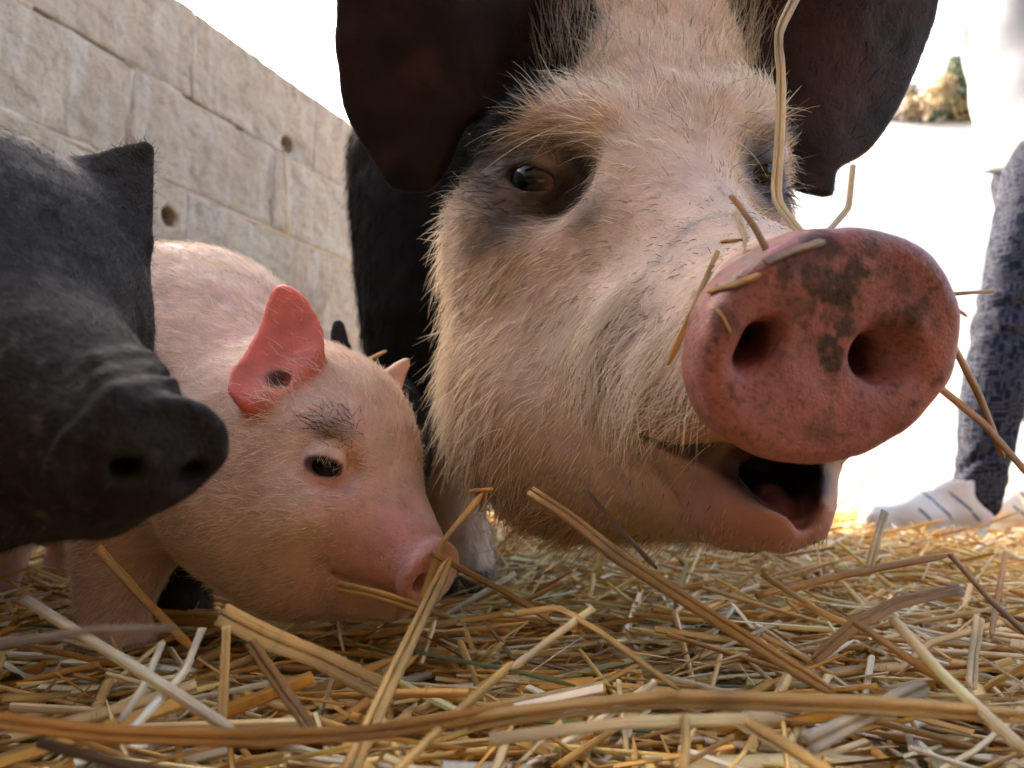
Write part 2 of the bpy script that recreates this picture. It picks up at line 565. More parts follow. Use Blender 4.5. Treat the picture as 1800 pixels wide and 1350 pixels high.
# ================================================================== the sow
def build_sow():
    f = Field()
    lat = cdir(-1.0, 0.02, -0.18)          # towards her right side (left in the picture)
    NRM = cdir(0.16, -0.13, -1.0)          # the way the snout disc faces
    S0 = P(1440, 608, 0.288)
    # skull and face
    f.add(ell(P(1105, 90, 0.60), (0.082, 0.115, 0.10)))
    f.add(ell(P(930, 60, 0.59), (0.055, 0.06, 0.075)), 0.04)
    f.add(ell(P(1295, 50, 0.61), (0.050, 0.06, 0.075)), 0.04)
    f.add(cone(P(1118, 190, 0.535), P(1148, 385, 0.450), 0.074, 0.048), 0.03)
    f.add(cone(P(1140, 410, 0.450), P(1306, 576, 0.372), 0.047, 0.0425), 0.016)
    f.add(ell(P(1080, 430, 0.44), (0.030, 0.040, 0.045)), 0.03)
    f.add(cone(P(1308, 572, 0.372), S0 - NRM * 0.016, 0.0435, 0.0395), 0.02)
    # jowls, cheeks, under-eye
    f.add(ell(P(1005, 600, 0.525), (0.080, 0.10, 0.105)), 0.05)
    f.add(ell(P(1235, 640, 0.550), (0.075, 0.10, 0.095)), 0.05)
    f.add(ell(P(990, 735, 0.50), (0.064, 0.09, 0.058)), 0.05)
    f.add(ell(P(1230, 745, 0.52), (0.064, 0.09, 0.058)), 0.05)
    f.add(ell(P(915, 425, 0.495), (0.049, 0.06, 0.055)), 0.03)
    f.add(ell(P(1285, 400, 0.50), (0.030, 0.05, 0.045)), 0.03)
    f.add(ell(P(1280, 300, 0.512), (0.030, 0.045, 0.040)), 0.03)
    # brow ridges
    f.add(chain([P(865, 250, 0.475), P(940, 205, 0.452), P(1040, 212, 0.435), P(1085, 270, 0.430)], [0.014, 0.019, 0.019, 0.012]), 0.022)
    f.add(chain([P(1350, 225, 0.50), P(1315, 195, 0.475), P(1250, 210, 0.450), P(1210, 270, 0.436)], [0.010, 0.014, 0.017, 0.012]), 0.022)
    # upper lips swelling beside the snout, lower jaw
    f.add(ell(P(1140, 640, 0.385), (0.036, 0.042, 0.035)), 0.03)
    f.add(ell(P(1225, 700, 0.345), (0.030, 0.030, 0.023)), 0.022)
    f.add(ell(P(1440, 690, 0.360), (0.036, 0.040, 0.030)), 0.03)
    f.add(cone(P(1030, 790, 0.455), P(1270, 862, 0.357), 0.046, 0.0205), 0.035)
    f.add(cone(P(1180, 790, 0.46), P(1330, 870, 0.350), 0.044, 0.0195), 0.025)
    f.add(ell(P(1345, 884, 0.338), (0.024, 0.030, 0.0150)), 0.016)
    f.add(chain([P(1375, 940, 0.325), P(1420, 922, 0.330), P(1438, 870, 0.340), P(1442, 800, 0.352)], (0.0065, 0.0070, 0.0065, 0.0065)), 0.010)
    # mouth: a slit running back along the lip, opening wide at the front
    f.sub(chain([P(1290, 812, 0.305), P(1355, 832, 0.313), P(1396, 893, 0.322)], [0.006, 0.0135, 0.0085]), 0.005)
    f.sub(chain([P(q[0], q[1], hit(f, *q)) for q in ((1078, 748), (1072, 800), (1092, 862))], (.0016, .0022, .0012)), 0.006)
    f.sub(chain([P(q[0], q[1], hit(f, *q)) for q in ((1110, 765), (1120, 815), (1150, 850))], (.0012, .0016, .0010)), 0.005)
    f.sub(ell(P(1345, 836, 0.345), (0.018, 0.034, 0.012)), 0.006)
    # snout disc
    Rd = frame(NRM, cdir(-0.30, 1, 0))
    f.add(puck(S0, Rd, 0.0507, 0.0414, 0.0130, 0.0072), 0.007)
    f.sub(ell(S0 + NRM * 0.0195, (0.039, 0.029, 0.0085), Rd), 0.006)
    # nostrils
    c = ray_plane(1333, 607, S0 + NRM * 0.0115, NRM)
    q = nrm(-NRM + lat * 0.05); u = nrm(Rd[:, 0] * 0.80 + Rd[:, 1] * 0.55)
    u = nrm(u - q * (u @ q))
    f.sub(ell(c, (0.0105, 0.0052, 0.014), np.stack([u, np.cross(q, u), q], 1)), 0.006)
    f.sub(cone(c + u * .002, c + u * .002 + q * 0.035, 0.0054, 0.005), 0.005)
    c = ray_plane(1566, 616, S0 + NRM * 0.012, NRM)
    q = nrm(-NRM - Rd[:, 0] * 0.45); u = nrm(Rd[:, 0] * 0.85 - Rd[:, 1] * 0.45); u = nrm(u - q * (u @ q))
    f.sub(ell(c, (0.0108, 0.0074, 0.0078), np.stack([u, np.cross(q, u), q], 1)), 0.008)
    f.sub(cone(c - Rd[:, 0] * 0.005, c + q * 0.05, 0.0075, 0.006), 0.007)
    lipline = [P(q[0], q[1], hit(f, *q) + 0.0005) for q in ((1088, 738), (1130, 765), (1180, 788), (1235, 800), (1275, 806), (1300, 812))]
    f.sub(chain(lipline, (.0020, .0030, .0036, .0048, .0065, .0075)), 0.004)
    lipf = chain(lipline, (.001, .002, .003, .004, .005, .006))
    f.add(chain([P(1320, 862, .365), P(1352, 884, .340), P(1372, 896, .331)], (.010, .0095, .0065)), 0.005)
    # eye sockets and lids
    EL = P(943, 322, 0.452); ER = P(1316, 313, 0.474)
    f.sub(ell(P(955, 315, 0.425), (0.028, 0.022, 0.019)), 0.020)
    f.sub(ell(ER + cdir(.5, 0, -1) * .022, (0.014, 0.020, 0.016)), 0.012)
    f.add(ell(EL, 0.0192), 0.010)
    f.add(ell(ER, 0.0185), 0.010)
    lookL = nrm(cdir(-0.22, -0.02, -1.0)); lookR = nrm(cdir(0.50, -0.02, -0.85))
    for c, lk, kx in ((EL, lookL, 1), (ER, lookR, -1)):
        Re = frame(lk)
        tl = math.radians(-14 * kx)
        R2 = Re @ np.array(((math.cos(tl), -math.sin(tl), 0), (math.sin(tl), math.cos(tl), 0), (0, 0, 1)))
        f.sub(ell(c + lk * 0.016 - Re[:, 1] * 0.0010, (0.0145, 0.0058, 0.014), R2), 0.002)
    # neck, shoulders, barrel, rump
    f.add(cone(P(1100, 250, 0.66), np.array((0.03, 0.98, 0.46)), 0.12, 0.19), 0.06)
    f.add(cone(P(1080, 560, 0.66), np.array((0.03, 0.98, 0.40)), 0.10, 0.18), 0.06)
    f.add(cone(np.array((0.03, 0.95, 0.45)), np.array((0.12, 1.75, 0.47)), 0.20, 0.215), 0.08)
    f.add(ell(np.array((0.13, 1.88, 0.48)), (0.19, 0.20, 0.215)), 0.08)
    # legs: near fore, off fore, hinds
    def leg(r, *pts):
        f.add(chain(list(pts), r), 0.05)
    leg((0.085, 0.060, 0.048, 0.034, 0.027), P(760, 300, 0.80), P(742, 560, 0.765), P(755, 720, 0.755), P(790, 850, 0.745), P(806, 965, 0.735))
    f.add(cone(P(806, 960, 0.735), P(812, 1012, 0.725), 0.028, 0.030), 0.015)
    f.sub(cone(P(815, 985, 0.690), P(820, 1060, 0.690), 0.006, 0.010), 0.006)
    A = np.array
    leg((0.085, 0.055, 0.033, 0.028), A((0.14, 1.10, 0.40)), A((0.16, 1.24, 0.24)), A((0.17, 1.32, 0.12)), A((0.17, 1.34, 0.02)))
    for x in (0.03, 0.22):
        leg((0.11, 0.065, 0.034, 0.030), A((x, 1.85, 0.40)), A((x, 1.80, 0.26)), A((x, 1.90, 0.15)), A((x, 1.86, 0.02)))
    f.add(chain([A((0.13, 2.08, 0.58)), A((0.16, 2.14, 0.50)), A((0.13, 2.15, 0.42))], (0.015, 0.012, 0.008)), 0.02)
    # ears: broad, hanging forward over the cheeks
    OL = P(700, 150, 0.505)
    WL = nrm(cdir(-0.18, -0.28, -1))
    earL = Ear(OL, WL, [(820, -190), (690, -200), (610, -100), (588, 20), (594, 130), (608, 205), (645, 275), (685, 328), (722, 343), (764, 333), (786, 292), (812, 225), (880, 170), (960, 60), (930, -80)], 0.0042,
               lambda u, v: -2.2 * (u + 0.0) ** 2 + 0.9 * v * v - 4.0 * np.maximum(u, 0) * np.maximum(u, 0))
    f.add(earL, 0.018)
    ORr = P(1480, 130, 0.525)
    WR = nrm(cdir(0.28, -0.25, -1))
    earR = Ear(ORr, WR, [(1345, -150), (1450, -230), (1590, -160), (1655, -50), (1660, 20), (1645, 80), (1605, 160), (1560, 230), (1518, 272), (1468, 296), (1457, 330), (1452, 346), (1425, 346), (1388, 330), (1362, 290), (1330, 200), (1320, 60)], 0.0042,
               lambda u, v: -2.0 * u * u + 0.9 * v * v - 3.0 * np.minimum(u, 0) ** 2)
    f.add(earR, 0.018)
    S0f = S0.astype(np.float32); Rdf = Rd.astype(np.float32)
    def hide(p):
        q = (p - S0f) @ Rdf
        e = np.sqrt((q[:, 0] / 0.0515) ** 2 + (q[:, 1] / 0.0425) ** 2)
        front = sstep(-0.012, 0.0, q[:, 2]) * (e < 1.15)
        d = 0.0018 * vnoise(p, 22) * (1 - 0.7 * front) + 0.0008 * vnoise(p, 70, 5.0)
        # pebbled, creased hide of the snout
        m = front > 0
        if m.any(): d[m] += front[m] * (0.00020 * vnoise(p[m], 260, 2.0) + 0.0004 * vnoise(p[m], 90, 6.0))
        # folds on top of the snout, behind the rim
        fold = np.exp(-((q[:, 2] + 0.030) / 0.014) ** 2) * sstep(0.010, 0.030, q[:, 1])
        m = fold > 0.01
        if m.any(): d[m] += fold[m] * 0.0016 * np.sin(q[m, 2] * 720 + 6 * vnoise(p[m], 60, 1.0))
        return d
    f.warp(hide)
    # fine grid for head and foreleg, coarse one for the rest of the body
    h = 0.0027
    cut = 0.86
    V0, Q0 = surface(f, A((0.0, 0.245, 0.04)), A((0.22, 0.3494, 0.26)), 0.0013)
    V1, Q1 = surface(f, A((-0.24, 0.3474, -0.01)), A((0.40, cut, 0.62)), h)
    V2, Q2 = surface(f, (-0.30, cut - 0.015, -0.02), (0.45, 2.25, 0.78), 0.011)
    V1 = smooth_mesh(V1, Q1, 1, 0.4)
    Q1 = np.concatenate([Q0, Q1 + len(V0)]); V1 = np.concatenate([V0, V1])
    V = np.concatenate([V1, V2]); Q = np.concatenate([Q1, Q2 + len(V1)])
    return f, V, Q, len(V1), dict(S0=S0, NRM=NRM, Rd=Rd, EL=EL, ER=ER, lookL=lookL, lookR=lookR, lat=lat, lip=lipf, earL=earL, earR=earR)

# ================================================================== the pink piglet
def build_pink():
    f = Field()
    N = cdir(0.80, -0.35, -0.50)
    S0 = P(748, 1008, 0.418)
    f.add(ell(P(575, 775, 0.478), (0.052, 0.058, 0.050)))
    f.add(ell(P(490, 880, 0.475), (0.058, 0.060, 0.054)), 0.03)
    f.add(ell(P(560, 930, 0.455), (0.040, 0.040, 0.036)), 0.03)
    f.add(cone(P(620, 860, 0.462), P(690, 965, 0.437), 0.040, 0.0265), 0.025)
    f.add(cone(P(690, 968, 0.437), S0 - N * 0.006, 0.0275, 0.0180), 0.012)
    f.add(cone(P(520, 990, 0.46), P(690, 1055, 0.435), 0.030, 0.0105), 0.02)
    # brow and cheek
    f.add(chain([P(525, 775, 0.44), P(585, 760, 0.432), P(625, 800, 0.430)], (0.007, 0.009, 0.007)), 0.014)
    f.add(ell(P(560, 900, 0.428), (0.022, 0.020, 0.014)), 0.02)
    # snout disc with a raised rim and a fold behind it
    Rd = frame(N, cdir(0.25, 1, 0))
    f.add(puck(S0 + N * 0.002, Rd, 0.0222, 0.0205, 0.0046, 0.0034), 0.0025)
    f.add(chain([P(690, 1004, 0.418), P(700, 966, 0.420), P(733, 944, 0.432)], (0.0045, 0.0065, 0.006)), 0.0035)
    f.add(chain([P(672, 990, 0.416), P(680, 958, 0.420), P(715, 930, 0.434)], (0.0035, 0.0055, 0.005)), 0.004)
    c = ray_plane(734, 1022, S0 + N * 0.004, N)
    f.sub(ell(c, (0.0042, 0.0055, 0.008), Rd), 0.004)
    c2 = c + Rd[:, 0] * 0.014
    f.sub(ell(c2, (0.0042, 0.0055, 0.008), Rd), 0.004)
    # mouth
    f.sub(chain([P(560, 972, 0.425), P(610, 1018, 0.418), P(690, 1046, 0.413)], (0.0022, 0.0024, 0.0024)), 0.005)
    # eye
    E = P(573, 818, hit(f, 573, 818) + 0.0045)
    lk = cdir(0.05, 0.02, -1)
    f.sub(ell(P(575, 815, 0.420), (0.016, 0.012, 0.010)), 0.012)
    f.add(ell(E, 0.0105), 0.006)
    Re = frame(lk); tl = math.radians(-16)
    R2 = Re @ np.array(((math.cos(tl), -math.sin(tl), 0), (math.sin(tl), math.cos(tl), 0), (0, 0, 1)))
    f.sub(ell(E + lk * 0.010 - Re[:, 1] * .0006, (0.0092, 0.0042, 0.009), R2), 0.0012)
    # neck, trunk, rump
    A = np.array
    f.add(cone(P(460, 780, 0.50), P(330, 690, 0.57), 0.064, 0.090), 0.05)
    f.add(cone(P(320, 680, 0.57), P(60, 660, 0.72), 0.094, 0.100), 0.05)
    f.add(ell(P(10, 650, 0.77), (0.09, 0.10, 0.095)), 0.05)
    f.add(chain([P(300, 800, 0.52), P(220, 940, 0.50), P(200, 1060, 0.49), P(205, 1150, 0.485)], (0.052, 0.032, 0.023, 0.019)), 0.03)
    f.add(cone(P(205, 1150, 0.485), P(215, 1190, 0.480), 0.020, 0.022), 0.01)
    f.add(chain([P(380, 800, 0.60), P(335, 930, 0.61), P(322, 1010, 0.61), P(320, 1085, 0.60)], (0.055, 0.034, 0.024, 0.020)), 0.03)
    for dx, D in ((-10, 0.72), (110, 0.86)):
        b = P(dx, 900, D)
        f.add(chain([b + A((0, 0, 0.07)), b + A((0, -0.02, 0.0)), A((b[0], b[1] + 0.03, 0.06)), A((b[0], b[1], 0.0))], (0.06, 0.036, 0.022, 0.020)), 0.03)
    f.add(chain([P(-30, 560, 0.86), P(-60, 580, 0.88), P(-70, 640, 0.87)], (0.008, 0.006, 0.003)), 0.01)
    # ears
    # the ear stands on the head from (545, 655) to (455, 722)
    b1 = P(548, 650, hit(f, 548, 650) - 0.001); b2 = P(458, 716, hit(f, 458, 716) - 0.001); tip = P(482, 503, 0.450)
    WE = nrm(np.cross(b1 - b2, tip - b2)); WE = WE if WE @ cdir(0, 0, -1) > 0 else -WE
    O = (b1 + b2) * 0.5
    near = Ear(O, WE, [(481, 501), (519, 506), (550, 542), (568, 590), (562, 635), (535, 668), (500, 690), (470, 715), (449, 726), (417, 716), (399, 690), (403, 652), (432, 612), (460, 560)], 0.0026,
               lambda u, v: 7.0 * (u + 0.012) ** 2 + 2.5 * (v - 0.03) ** 2 - 0.004)
    f.add(near, 0.006)
    f.add(cone(b1 + cdir(0, 0, 1) * .006, b2 + cdir(0, 0, 1) * .006, 0.007, 0.007), 0.010)
    cc = P(486, 668, hit(f, 486, 668))
    f.sub(chain([cc + cdir(0, .25, -1) * .006, cc + cdir(.35, -.2, 1) * .016], (.0055, .0035)), 0.004)
    f.sub(chain([cc + cdir(.25, .9, 0) * .006, cc], (.002, .003)), 0.004)
    far = Ear(P(690, 665, 0.520), cdir(0.35, 0.2, -1), [(640, 668), (672, 650), (704, 632), (718, 628), (722, 640), (712, 668), (700, 702), (684, 728), (655, 720)], 0.0034,
              lambda u, v: -6.0 * u * u)
    f.add(far, 0.006)
    f.warp(lambda p: 0.0009 * vnoise(p, 45) + 0.0004 * vnoise(p, 130, 5.0))
    h = 0.0018
    lo = A((-0.66, 0.30, -0.03)); hi = A((0.02, 1.02, 0.32))
    cut = -0.24
    V1, Q1 = surface(f, (cut, 0.30, -0.03), (0.02, 0.80, 0.32), h)
    V2, Q2 = surface(f, (-0.66, 0.30, -0.03), (cut + 0.006, 1.06, 0.36), 0.006)
    V1 = smooth_mesh(V1, Q1, 1, 0.4)
    V = np.concatenate([V1, V2]); Q = np.concatenate([Q1, Q2 + len(V1)])
    return f, V, Q, dict(S0=S0, N=N, Rd=Rd, E=E, lk=lk, near=near, far=far, R2=R2)

# ================================================================== the grey piglet close to the lens
def build_grey():
    f = Field(); A = np.array
    N = cdir(0.50, -0.30, -0.80)
    S0 = P(248, 803, 0.207)
    f.add(ell(P(-62, 500, 0.285), (0.052, 0.055, 0.054)))
    f.add(cone(P(-20, 570, 0.268), P(90, 700, 0.235), 0.0395, 0.0275), 0.02)
    f.add(cone(P(90, 708, 0.235), S0 - N * 0.007, 0.0270, 0.0172), 0.012)
    f.add(cone(P(-30, 800, 0.265), P(170, 868, 0.222), 0.030, 0.0115), 0.02)
    f.add(ell(P(-60, 740, 0.285), (0.045, 0.045, 0.040)), 0.03)
    Rd = frame(N, cdir(-0.30, 1, 0))
    f.add(puck(S0, Rd, 0.0225, 0.0166, 0.0036, 0.0026), 0.0015)
    for px, py in ((219, 817), (335, 832)):
        c = ray_plane(px, py, S0 + N * 0.004, N)
        f.sub(ell(c, (0.0042, 0.0030, 0.009), Rd), 0.003)
    # folds over the snout
    for k, (a, b, c) in enumerate((((95, 720), (170, 645), (262, 632)), ((110, 745), (190, 672), (280, 656)), ((122, 768), (205, 697), (296, 680)))):
        f.add(chain([P(*q, 0.05) for q in (a, b, c)] if False else [P(q[0], q[1], hit(f, *q) + 0.001) for q in (a, b, c)], (0.0022, 0.0042, 0.0032)), 0.0025)
    f.sub(chain([P(q[0], q[1], hit(f, *q)) for q in ((20, 880), (90, 910), (170, 905))], (0.0012, 0.0016, 0.0016)), 0.004)
    E = P(-75, 470, hit(f, -75, 470) + 0.005)
    lk = nrm(E - P(-62, 500, 0.285))
    f.add(ell(E, 0.0098), 0.006)
    f.sub(ell(E + lk * 0.0095, (0.0080, 0.0042, 0.008), frame(lk)), 0.002)
    ear = Ear(P(200, 330, 0.310), cdir(0.2, 0.1, -1), [(120, 300), (165, 278), (210, 258), (252, 246), (272, 264), (266, 320), (253, 390), (243, 430), (200, 440), (140, 380)], 0.0024, lambda u, v: -5 * u * u)
    f.add(ear, 0.008)
    ear2 = Ear(P(-190, 330, 0.31), cdir(-0.4, 0.1, -1), [(-110, 320), (-170, 260), (-240, 240), (-270, 300), (-250, 400), (-190, 460), (-120, 420)], 0.0024, lambda u, v: -5 * u * u)
    f.add(ear2, 0.008)
    f.add(cone(P(-60, 560, 0.30), P(-330, 600, 0.38), 0.055, 0.078), 0.04)
    f.add(cone(P(-330, 600, 0.38), P(-800, 560, 0.50), 0.080, 0.088), 0.04)
    for px, D in ((-330, 0.36), (-420, 0.44), (-830, 0.48), (-900, 0.56)):
        b = P(px, 760, D)
        f.add(chain([b, A((b[0], b[1], 0.07)), A((b[0] + 0.005, b[1], -0.01))], (0.045, 0.022, 0.018)), 0.03)
    f.add(chain([P(-1030, 480, 0.5), P(-1090, 520, 0.5), P(-1110, 600, 0.5)], (0.008, 0.005, 0.003)), 0.02)
    f.warp(lambda p: 0.0007 * vnoise(p, 60) + 0.0004 * vnoise(p, 160, 4.0))
    V1, Q1 = surface(f, (-0.19, 0.13, 0.02), (0.0, 0.42, 0.32), 0.0018)
    V2, Q2 = surface(f, (-0.85, 0.13, -0.03), (-0.186, 0.75, 0.36), 0.006)
    V = np.concatenate([smooth_mesh(V1, Q1, 1, 0.4), V2]); Q = np.concatenate([Q1, Q2 + len(V1)])
    return f, V, Q, dict(S0=S0, N=N, E=E, lk=lk)

# ================================================================== the black piglet behind
def build_black():
    f = Field(); A = np.array
    f.add(ell(P(662, 745, 0.66), (0.043, 0.05, 0.045)))
    f.add(cone(P(662, 770, 0.64), P(660, 870, 0.585), 0.036, 0.022), 0.02)
    N = cdir(0.0, -0.3, -1)
    f.add(puck(P(660, 880, 0.575), frame(N), 0.019, 0.0155, 0.005, 0.004), 0.006)
    for dx in (-16, 16):
        f.sub(ell(P(660 + dx, 882, 0.570), (0.004, 0.006, 0.005)), 0.003)
    e1 = Ear(P(605, 625, 0.672), cdir(-0.3, 0.1, -1), [(580, 590), (584, 570), (595, 560), (606, 570), (614, 600), (632, 640), (640, 690), (600, 700), (582, 650)], 0.0025, lambda u, v: -4 * u * u)
    e2 = Ear(P(720, 690, 0.665), cdir(0.3, 0.1, -1), [(696, 672), (714, 668), (730, 690), (738, 730), (720, 760), (692, 740)], 0.0025, lambda u, v: -4 * u * u)
    f.add(e1, 0.008); f.add(e2, 0.008)
    f.add(cone(P(665, 800, 0.70), A((-0.11, 0.88, 0.14)), 0.045, 0.065), 0.03)
    f.add(cone(A((-0.11, 0.88, 0.14)), A((-0.10, 1.10, 0.145)), 0.068, 0.075), 0.03)
    for x, y in ((-0.15, 0.84), (-0.085, 0.86), (-0.14, 1.12), (-0.07, 1.12)):
        f.add(chain([A((x, y, 0.11)), A((x, y, 0.05)), A((x, y - 0.01, -0.01))], (0.032, 0.018, 0.014)), 0.02)
    f.add(chain([A((-0.10, 1.17, 0.18)), A((-0.09, 1.2, 0.16)), A((-0.1, 1.2, 0.13))], (0.006, 0.004, 0.003)), 0.01)
    eyes = []
    for px in (632, 690):
        d = hit(f, px, 765)
        eyes.append((P(px, 765, d + 0.003), nrm(P(px, 765, d) - P(662, 745, 0.66))))
    V, Q = surface(f, (-0.24, 0.50, -0.03), (0.0, 1.25, 0.26), 0.003)
    return f, V, Q, eyes


# ------------------------------------------------------------------ pigment and coats
def lerp(a, b, w): return a * (1 - w[:, None]) + np.asarray(b)[None] * w[:, None]
def full(p, c): return np.tile(np.array(c, np.float32), (len(p), 1))

_sp = {}
def spots_of(key, fld, lst):
    """patch centres given as pixels on the hide -> points of the hide"""
    if key not in _sp: _sp[key] = [(on(fld, q[0], q[1]) if len(q) == 5 else P(*q[:3]), *q[-3:]) for q in lst]
    return _sp[key]

def sow_masks(p):
    q = (p - SI['S0']) @ SI['Rd']
    e = np.sqrt((q[:, 0] / 0.0525) ** 2 + (q[:, 1] / 0.0432) ** 2)
    disc = (1 - sstep(0.98, 1.06, e)) * sstep(-0.016, -0.006, q[:, 2])
    blk = blobs(p, spots_of('sblk', sow_f, [(860, 60, .54, .075, .2, 1), (950, 0, .53, .050, .25, 1), (985, 70, .50, .030, .35, 1), (1000, -80, .54, .055, .2, 1), (850, 190, .485, .036, .35, 1), (905, 140, .49, .032, .35, 1),
                                            (835, 260, .47, .018, .5, .8), (1350, 30, .55, .042, .25, 1), (1345, 120, .53, .026, .35, 1), (1330, -70, .56, .055, .2, 1), (1362, 200, .52, .018, .5, .9)]))
    nzb = 0.012 * fbm(p, 45, 3, 2.0)
    zl = np.interp(p[:, 0] + nzb, [-.03, 0, .02, .034, .046, .054, .060, .133, .139, .148, .156, .164], [.284, .300, .316, .340, .364, .40, .60, .60, .40, .365, .335, .315])
    blk = np.maximum(blk, sstep(-0.006, 0.008, p[:, 2] + nzb - zl) * (p[:, 1] > 0.38))
    for er in (SI['earL'], SI['earR']):
        blk = np.maximum(blk, 1 - sstep(0.004, 0.016, er(p)))
    back = sstep(0.60, 0.66, p[:, 1] + 0.02 * fbm(p, 30))
    sock = 1 - sstep(0.10, 0.17, p[:, 2] + 0.02 * fbm(p, 40))
    blk = np.maximum(blk, back * (1 - 0.85 * sock))
    eye = blobs(p, spots_of('seye', sow_f, [(943, 318, .026, .5, 1), (985, 350, .024, .6, .95), (890, 375, .022, .7, .85), (1015, 300, .020, .6, .85), (1030, 370, .012, .8, .6), (1330, 320, .462, .026, .5, .95), (865, 310, .020, .6, .8), (1320, 262, .468, .016, .6, .8)]))
    mz = blobs(p, spots_of('smz', sow_f, [(1085, 590, .020, .8, 1.0), (1060, 640, .016, .8, .9), (1150, 610, .012, .9, .6), (1200, 420, .014, .9, .35), (1250, 440, .010, .9, .35), (1180, 455, .012, .9, .25), (1140, 500, .010, .9, .2), (1120, 560, .010, .8, .4)]))
    return disc, blk, eye, mz, q, e, sock

def sow_skin(p):
    disc, blk, eye, mz, q, e, sock = sow_masks(p)
    n1 = fbm(p, 40); n2 = fbm(p, 160, 3, 9.0); n3 = fbm(p + 0.002 * np.stack([n2, n1, -n2], 1), 300, 3, 3.0)
    c = full(p, (0.64, 0.47, 0.38))
    c = lerp(c, (0.55, 0.40, 0.29), np.clip(0.35 + 0.7 * n1, 0, 1))
    # grime low on jowl and chin
    c = lerp(c, (0.30, 0.19, 0.12), np.clip(0.75 * (1 - sstep(0.07, 0.17, p[:, 2])) * (p[:, 1] < 0.62), 0, 1))
    lip = blobs(p, spots_of('slip', sow_f, [(1200, 760, .022, .7, .8), (1290, 880, .024, .6, .9), (1390, 930, .028, .6, 1), (1240, 900, .024, .7, .8), (1150, 740, .016, .7, .6), (1430, 870, .022, .5, 1)]))
    c = lerp(c, (0.36, 0.155, 0.13), lip * 0.85)
    c = lerp(c, (0.10, 0.065, 0.05), mz * np.clip(0.6 + 0.6 * n2, 0, 1))
    c = lerp(c, (0.026, 0.016, 0.013), eye)
    c = lerp(c, (0.006, 0.0055, 0.0065), blk)
    ear = np.maximum(1 - sstep(0.003, 0.012, SI['earL'](p)), 1 - sstep(0.003, 0.012, SI['earR'](p)))
    c = lerp(c, (0.026, 0.0115, 0.012), ear * np.clip(0.7 + n1, 0, 1))
    c = lerp(c, (0.06, 0.024, 0.020), blobs(p, spots_of('sea', sow_f, [(742, 118, .011, .7, .7), (1480, 120, .03, .9, .4)])) * ear)
    c = lerp(c, (0.10, 0.07, 0.055), np.clip(sstep(0.45, 0.7, n3) * 0.35 * (1 - blk), 0, 1) * (p[:, 1] < 0.5))
    d = full(p, (0.32, 0.112, 0.106))
    d = lerp(d, (0.44, 0.185, 0.165), sstep(0.84, 1.0, e) * 0.6)
    d = lerp(d, (0.22, 0.075, 0.078), np.clip(0.5 + n1, 0, 1) * 0.7)
    dk = blobs(p, spots_of('sdk', sow_f, [(1478, 495, .009, .25, .95), (1500, 470, .006, .3, .9), (1440, 500, .005, .4, .8), (1455, 600, .006, .25, .95), (1480, 575, .0045, .3, .9), (1465, 625, .0055, .25, .95),
                                          (1462, 555, .004, .6, .9), (1470, 530, .0045, .6, .9), (1395, 535, .005, .8, .6), (1600, 565, .005, .7, .8), (1452, 425, .006, .6, .8), (1530, 440, .004, .8, .6), (1445, 760, .005, .8, .5), (1585, 500, .004, .8, .5), (1380, 480, .004, .4, .6), (1620, 540, .003, .4, .7), (1425, 540, .003, .4, .6), (1420, 470, .004, .8, .6), (1555, 470, .004, .8, .5), (1510, 520, .004, .8, .5)]), 260, 1.1)
    d = lerp(d, (0.045, 0.030, 0.026), dk)
    d = lerp(d, (0.09, 0.038, 0.030), sstep(0.15, 0.5, n2) * 0.7 * sstep(-0.03, 0.01, q[:, 1]))
    crust = sstep(0.80, 0.98, e) * sstep(0.004, 0.022, q[:, 1]) * sstep(-0.1, 0.35, fbm(p, 120, 3, 12.0))
    d = lerp(d, (0.20, 0.13, 0.09), crust * 0.8)
    d = lerp(d, (0.09, 0.04, 0.03), sstep(0.34, 0.5, n3) * 0.6)
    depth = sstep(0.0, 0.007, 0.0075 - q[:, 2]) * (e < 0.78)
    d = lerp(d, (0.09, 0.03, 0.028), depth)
    c = c * (1 - disc[:, None]) + d * disc[:, None]
    mo = np.linalg.norm((p - P(1352, 836, 0.337)) / np.array((0.026, 0.042, 0.018)), axis=1)
    c = lerp(c, (0.03, 0.014, 0.014), (1 - sstep(0.8, 1.15, mo)) * (1 - disc))
    c = lerp(c, (0.05, 0.022, 0.02), (1 - sstep(0.0005, 0.0035, SI['lip'](p))) * (1 - disc) * 0.9)
    tg = np.linalg.norm((p - P(1355, 886, 0.340)) / np.array((0.016, 0.028, 0.0085)), axis=1)
    c = lerp(c, (0.10, 0.034, 0.032), 1 - sstep(0.85, 1.1, tg))
    hoof = (1 - sstep(0.026, 0.032, p[:, 2])) * (p[:, 1] > 0.55)
    c = lerp(c, (0.05, 0.04, 0.035), hoof)
    return np.concatenate([c, disc[:, None]], 1)

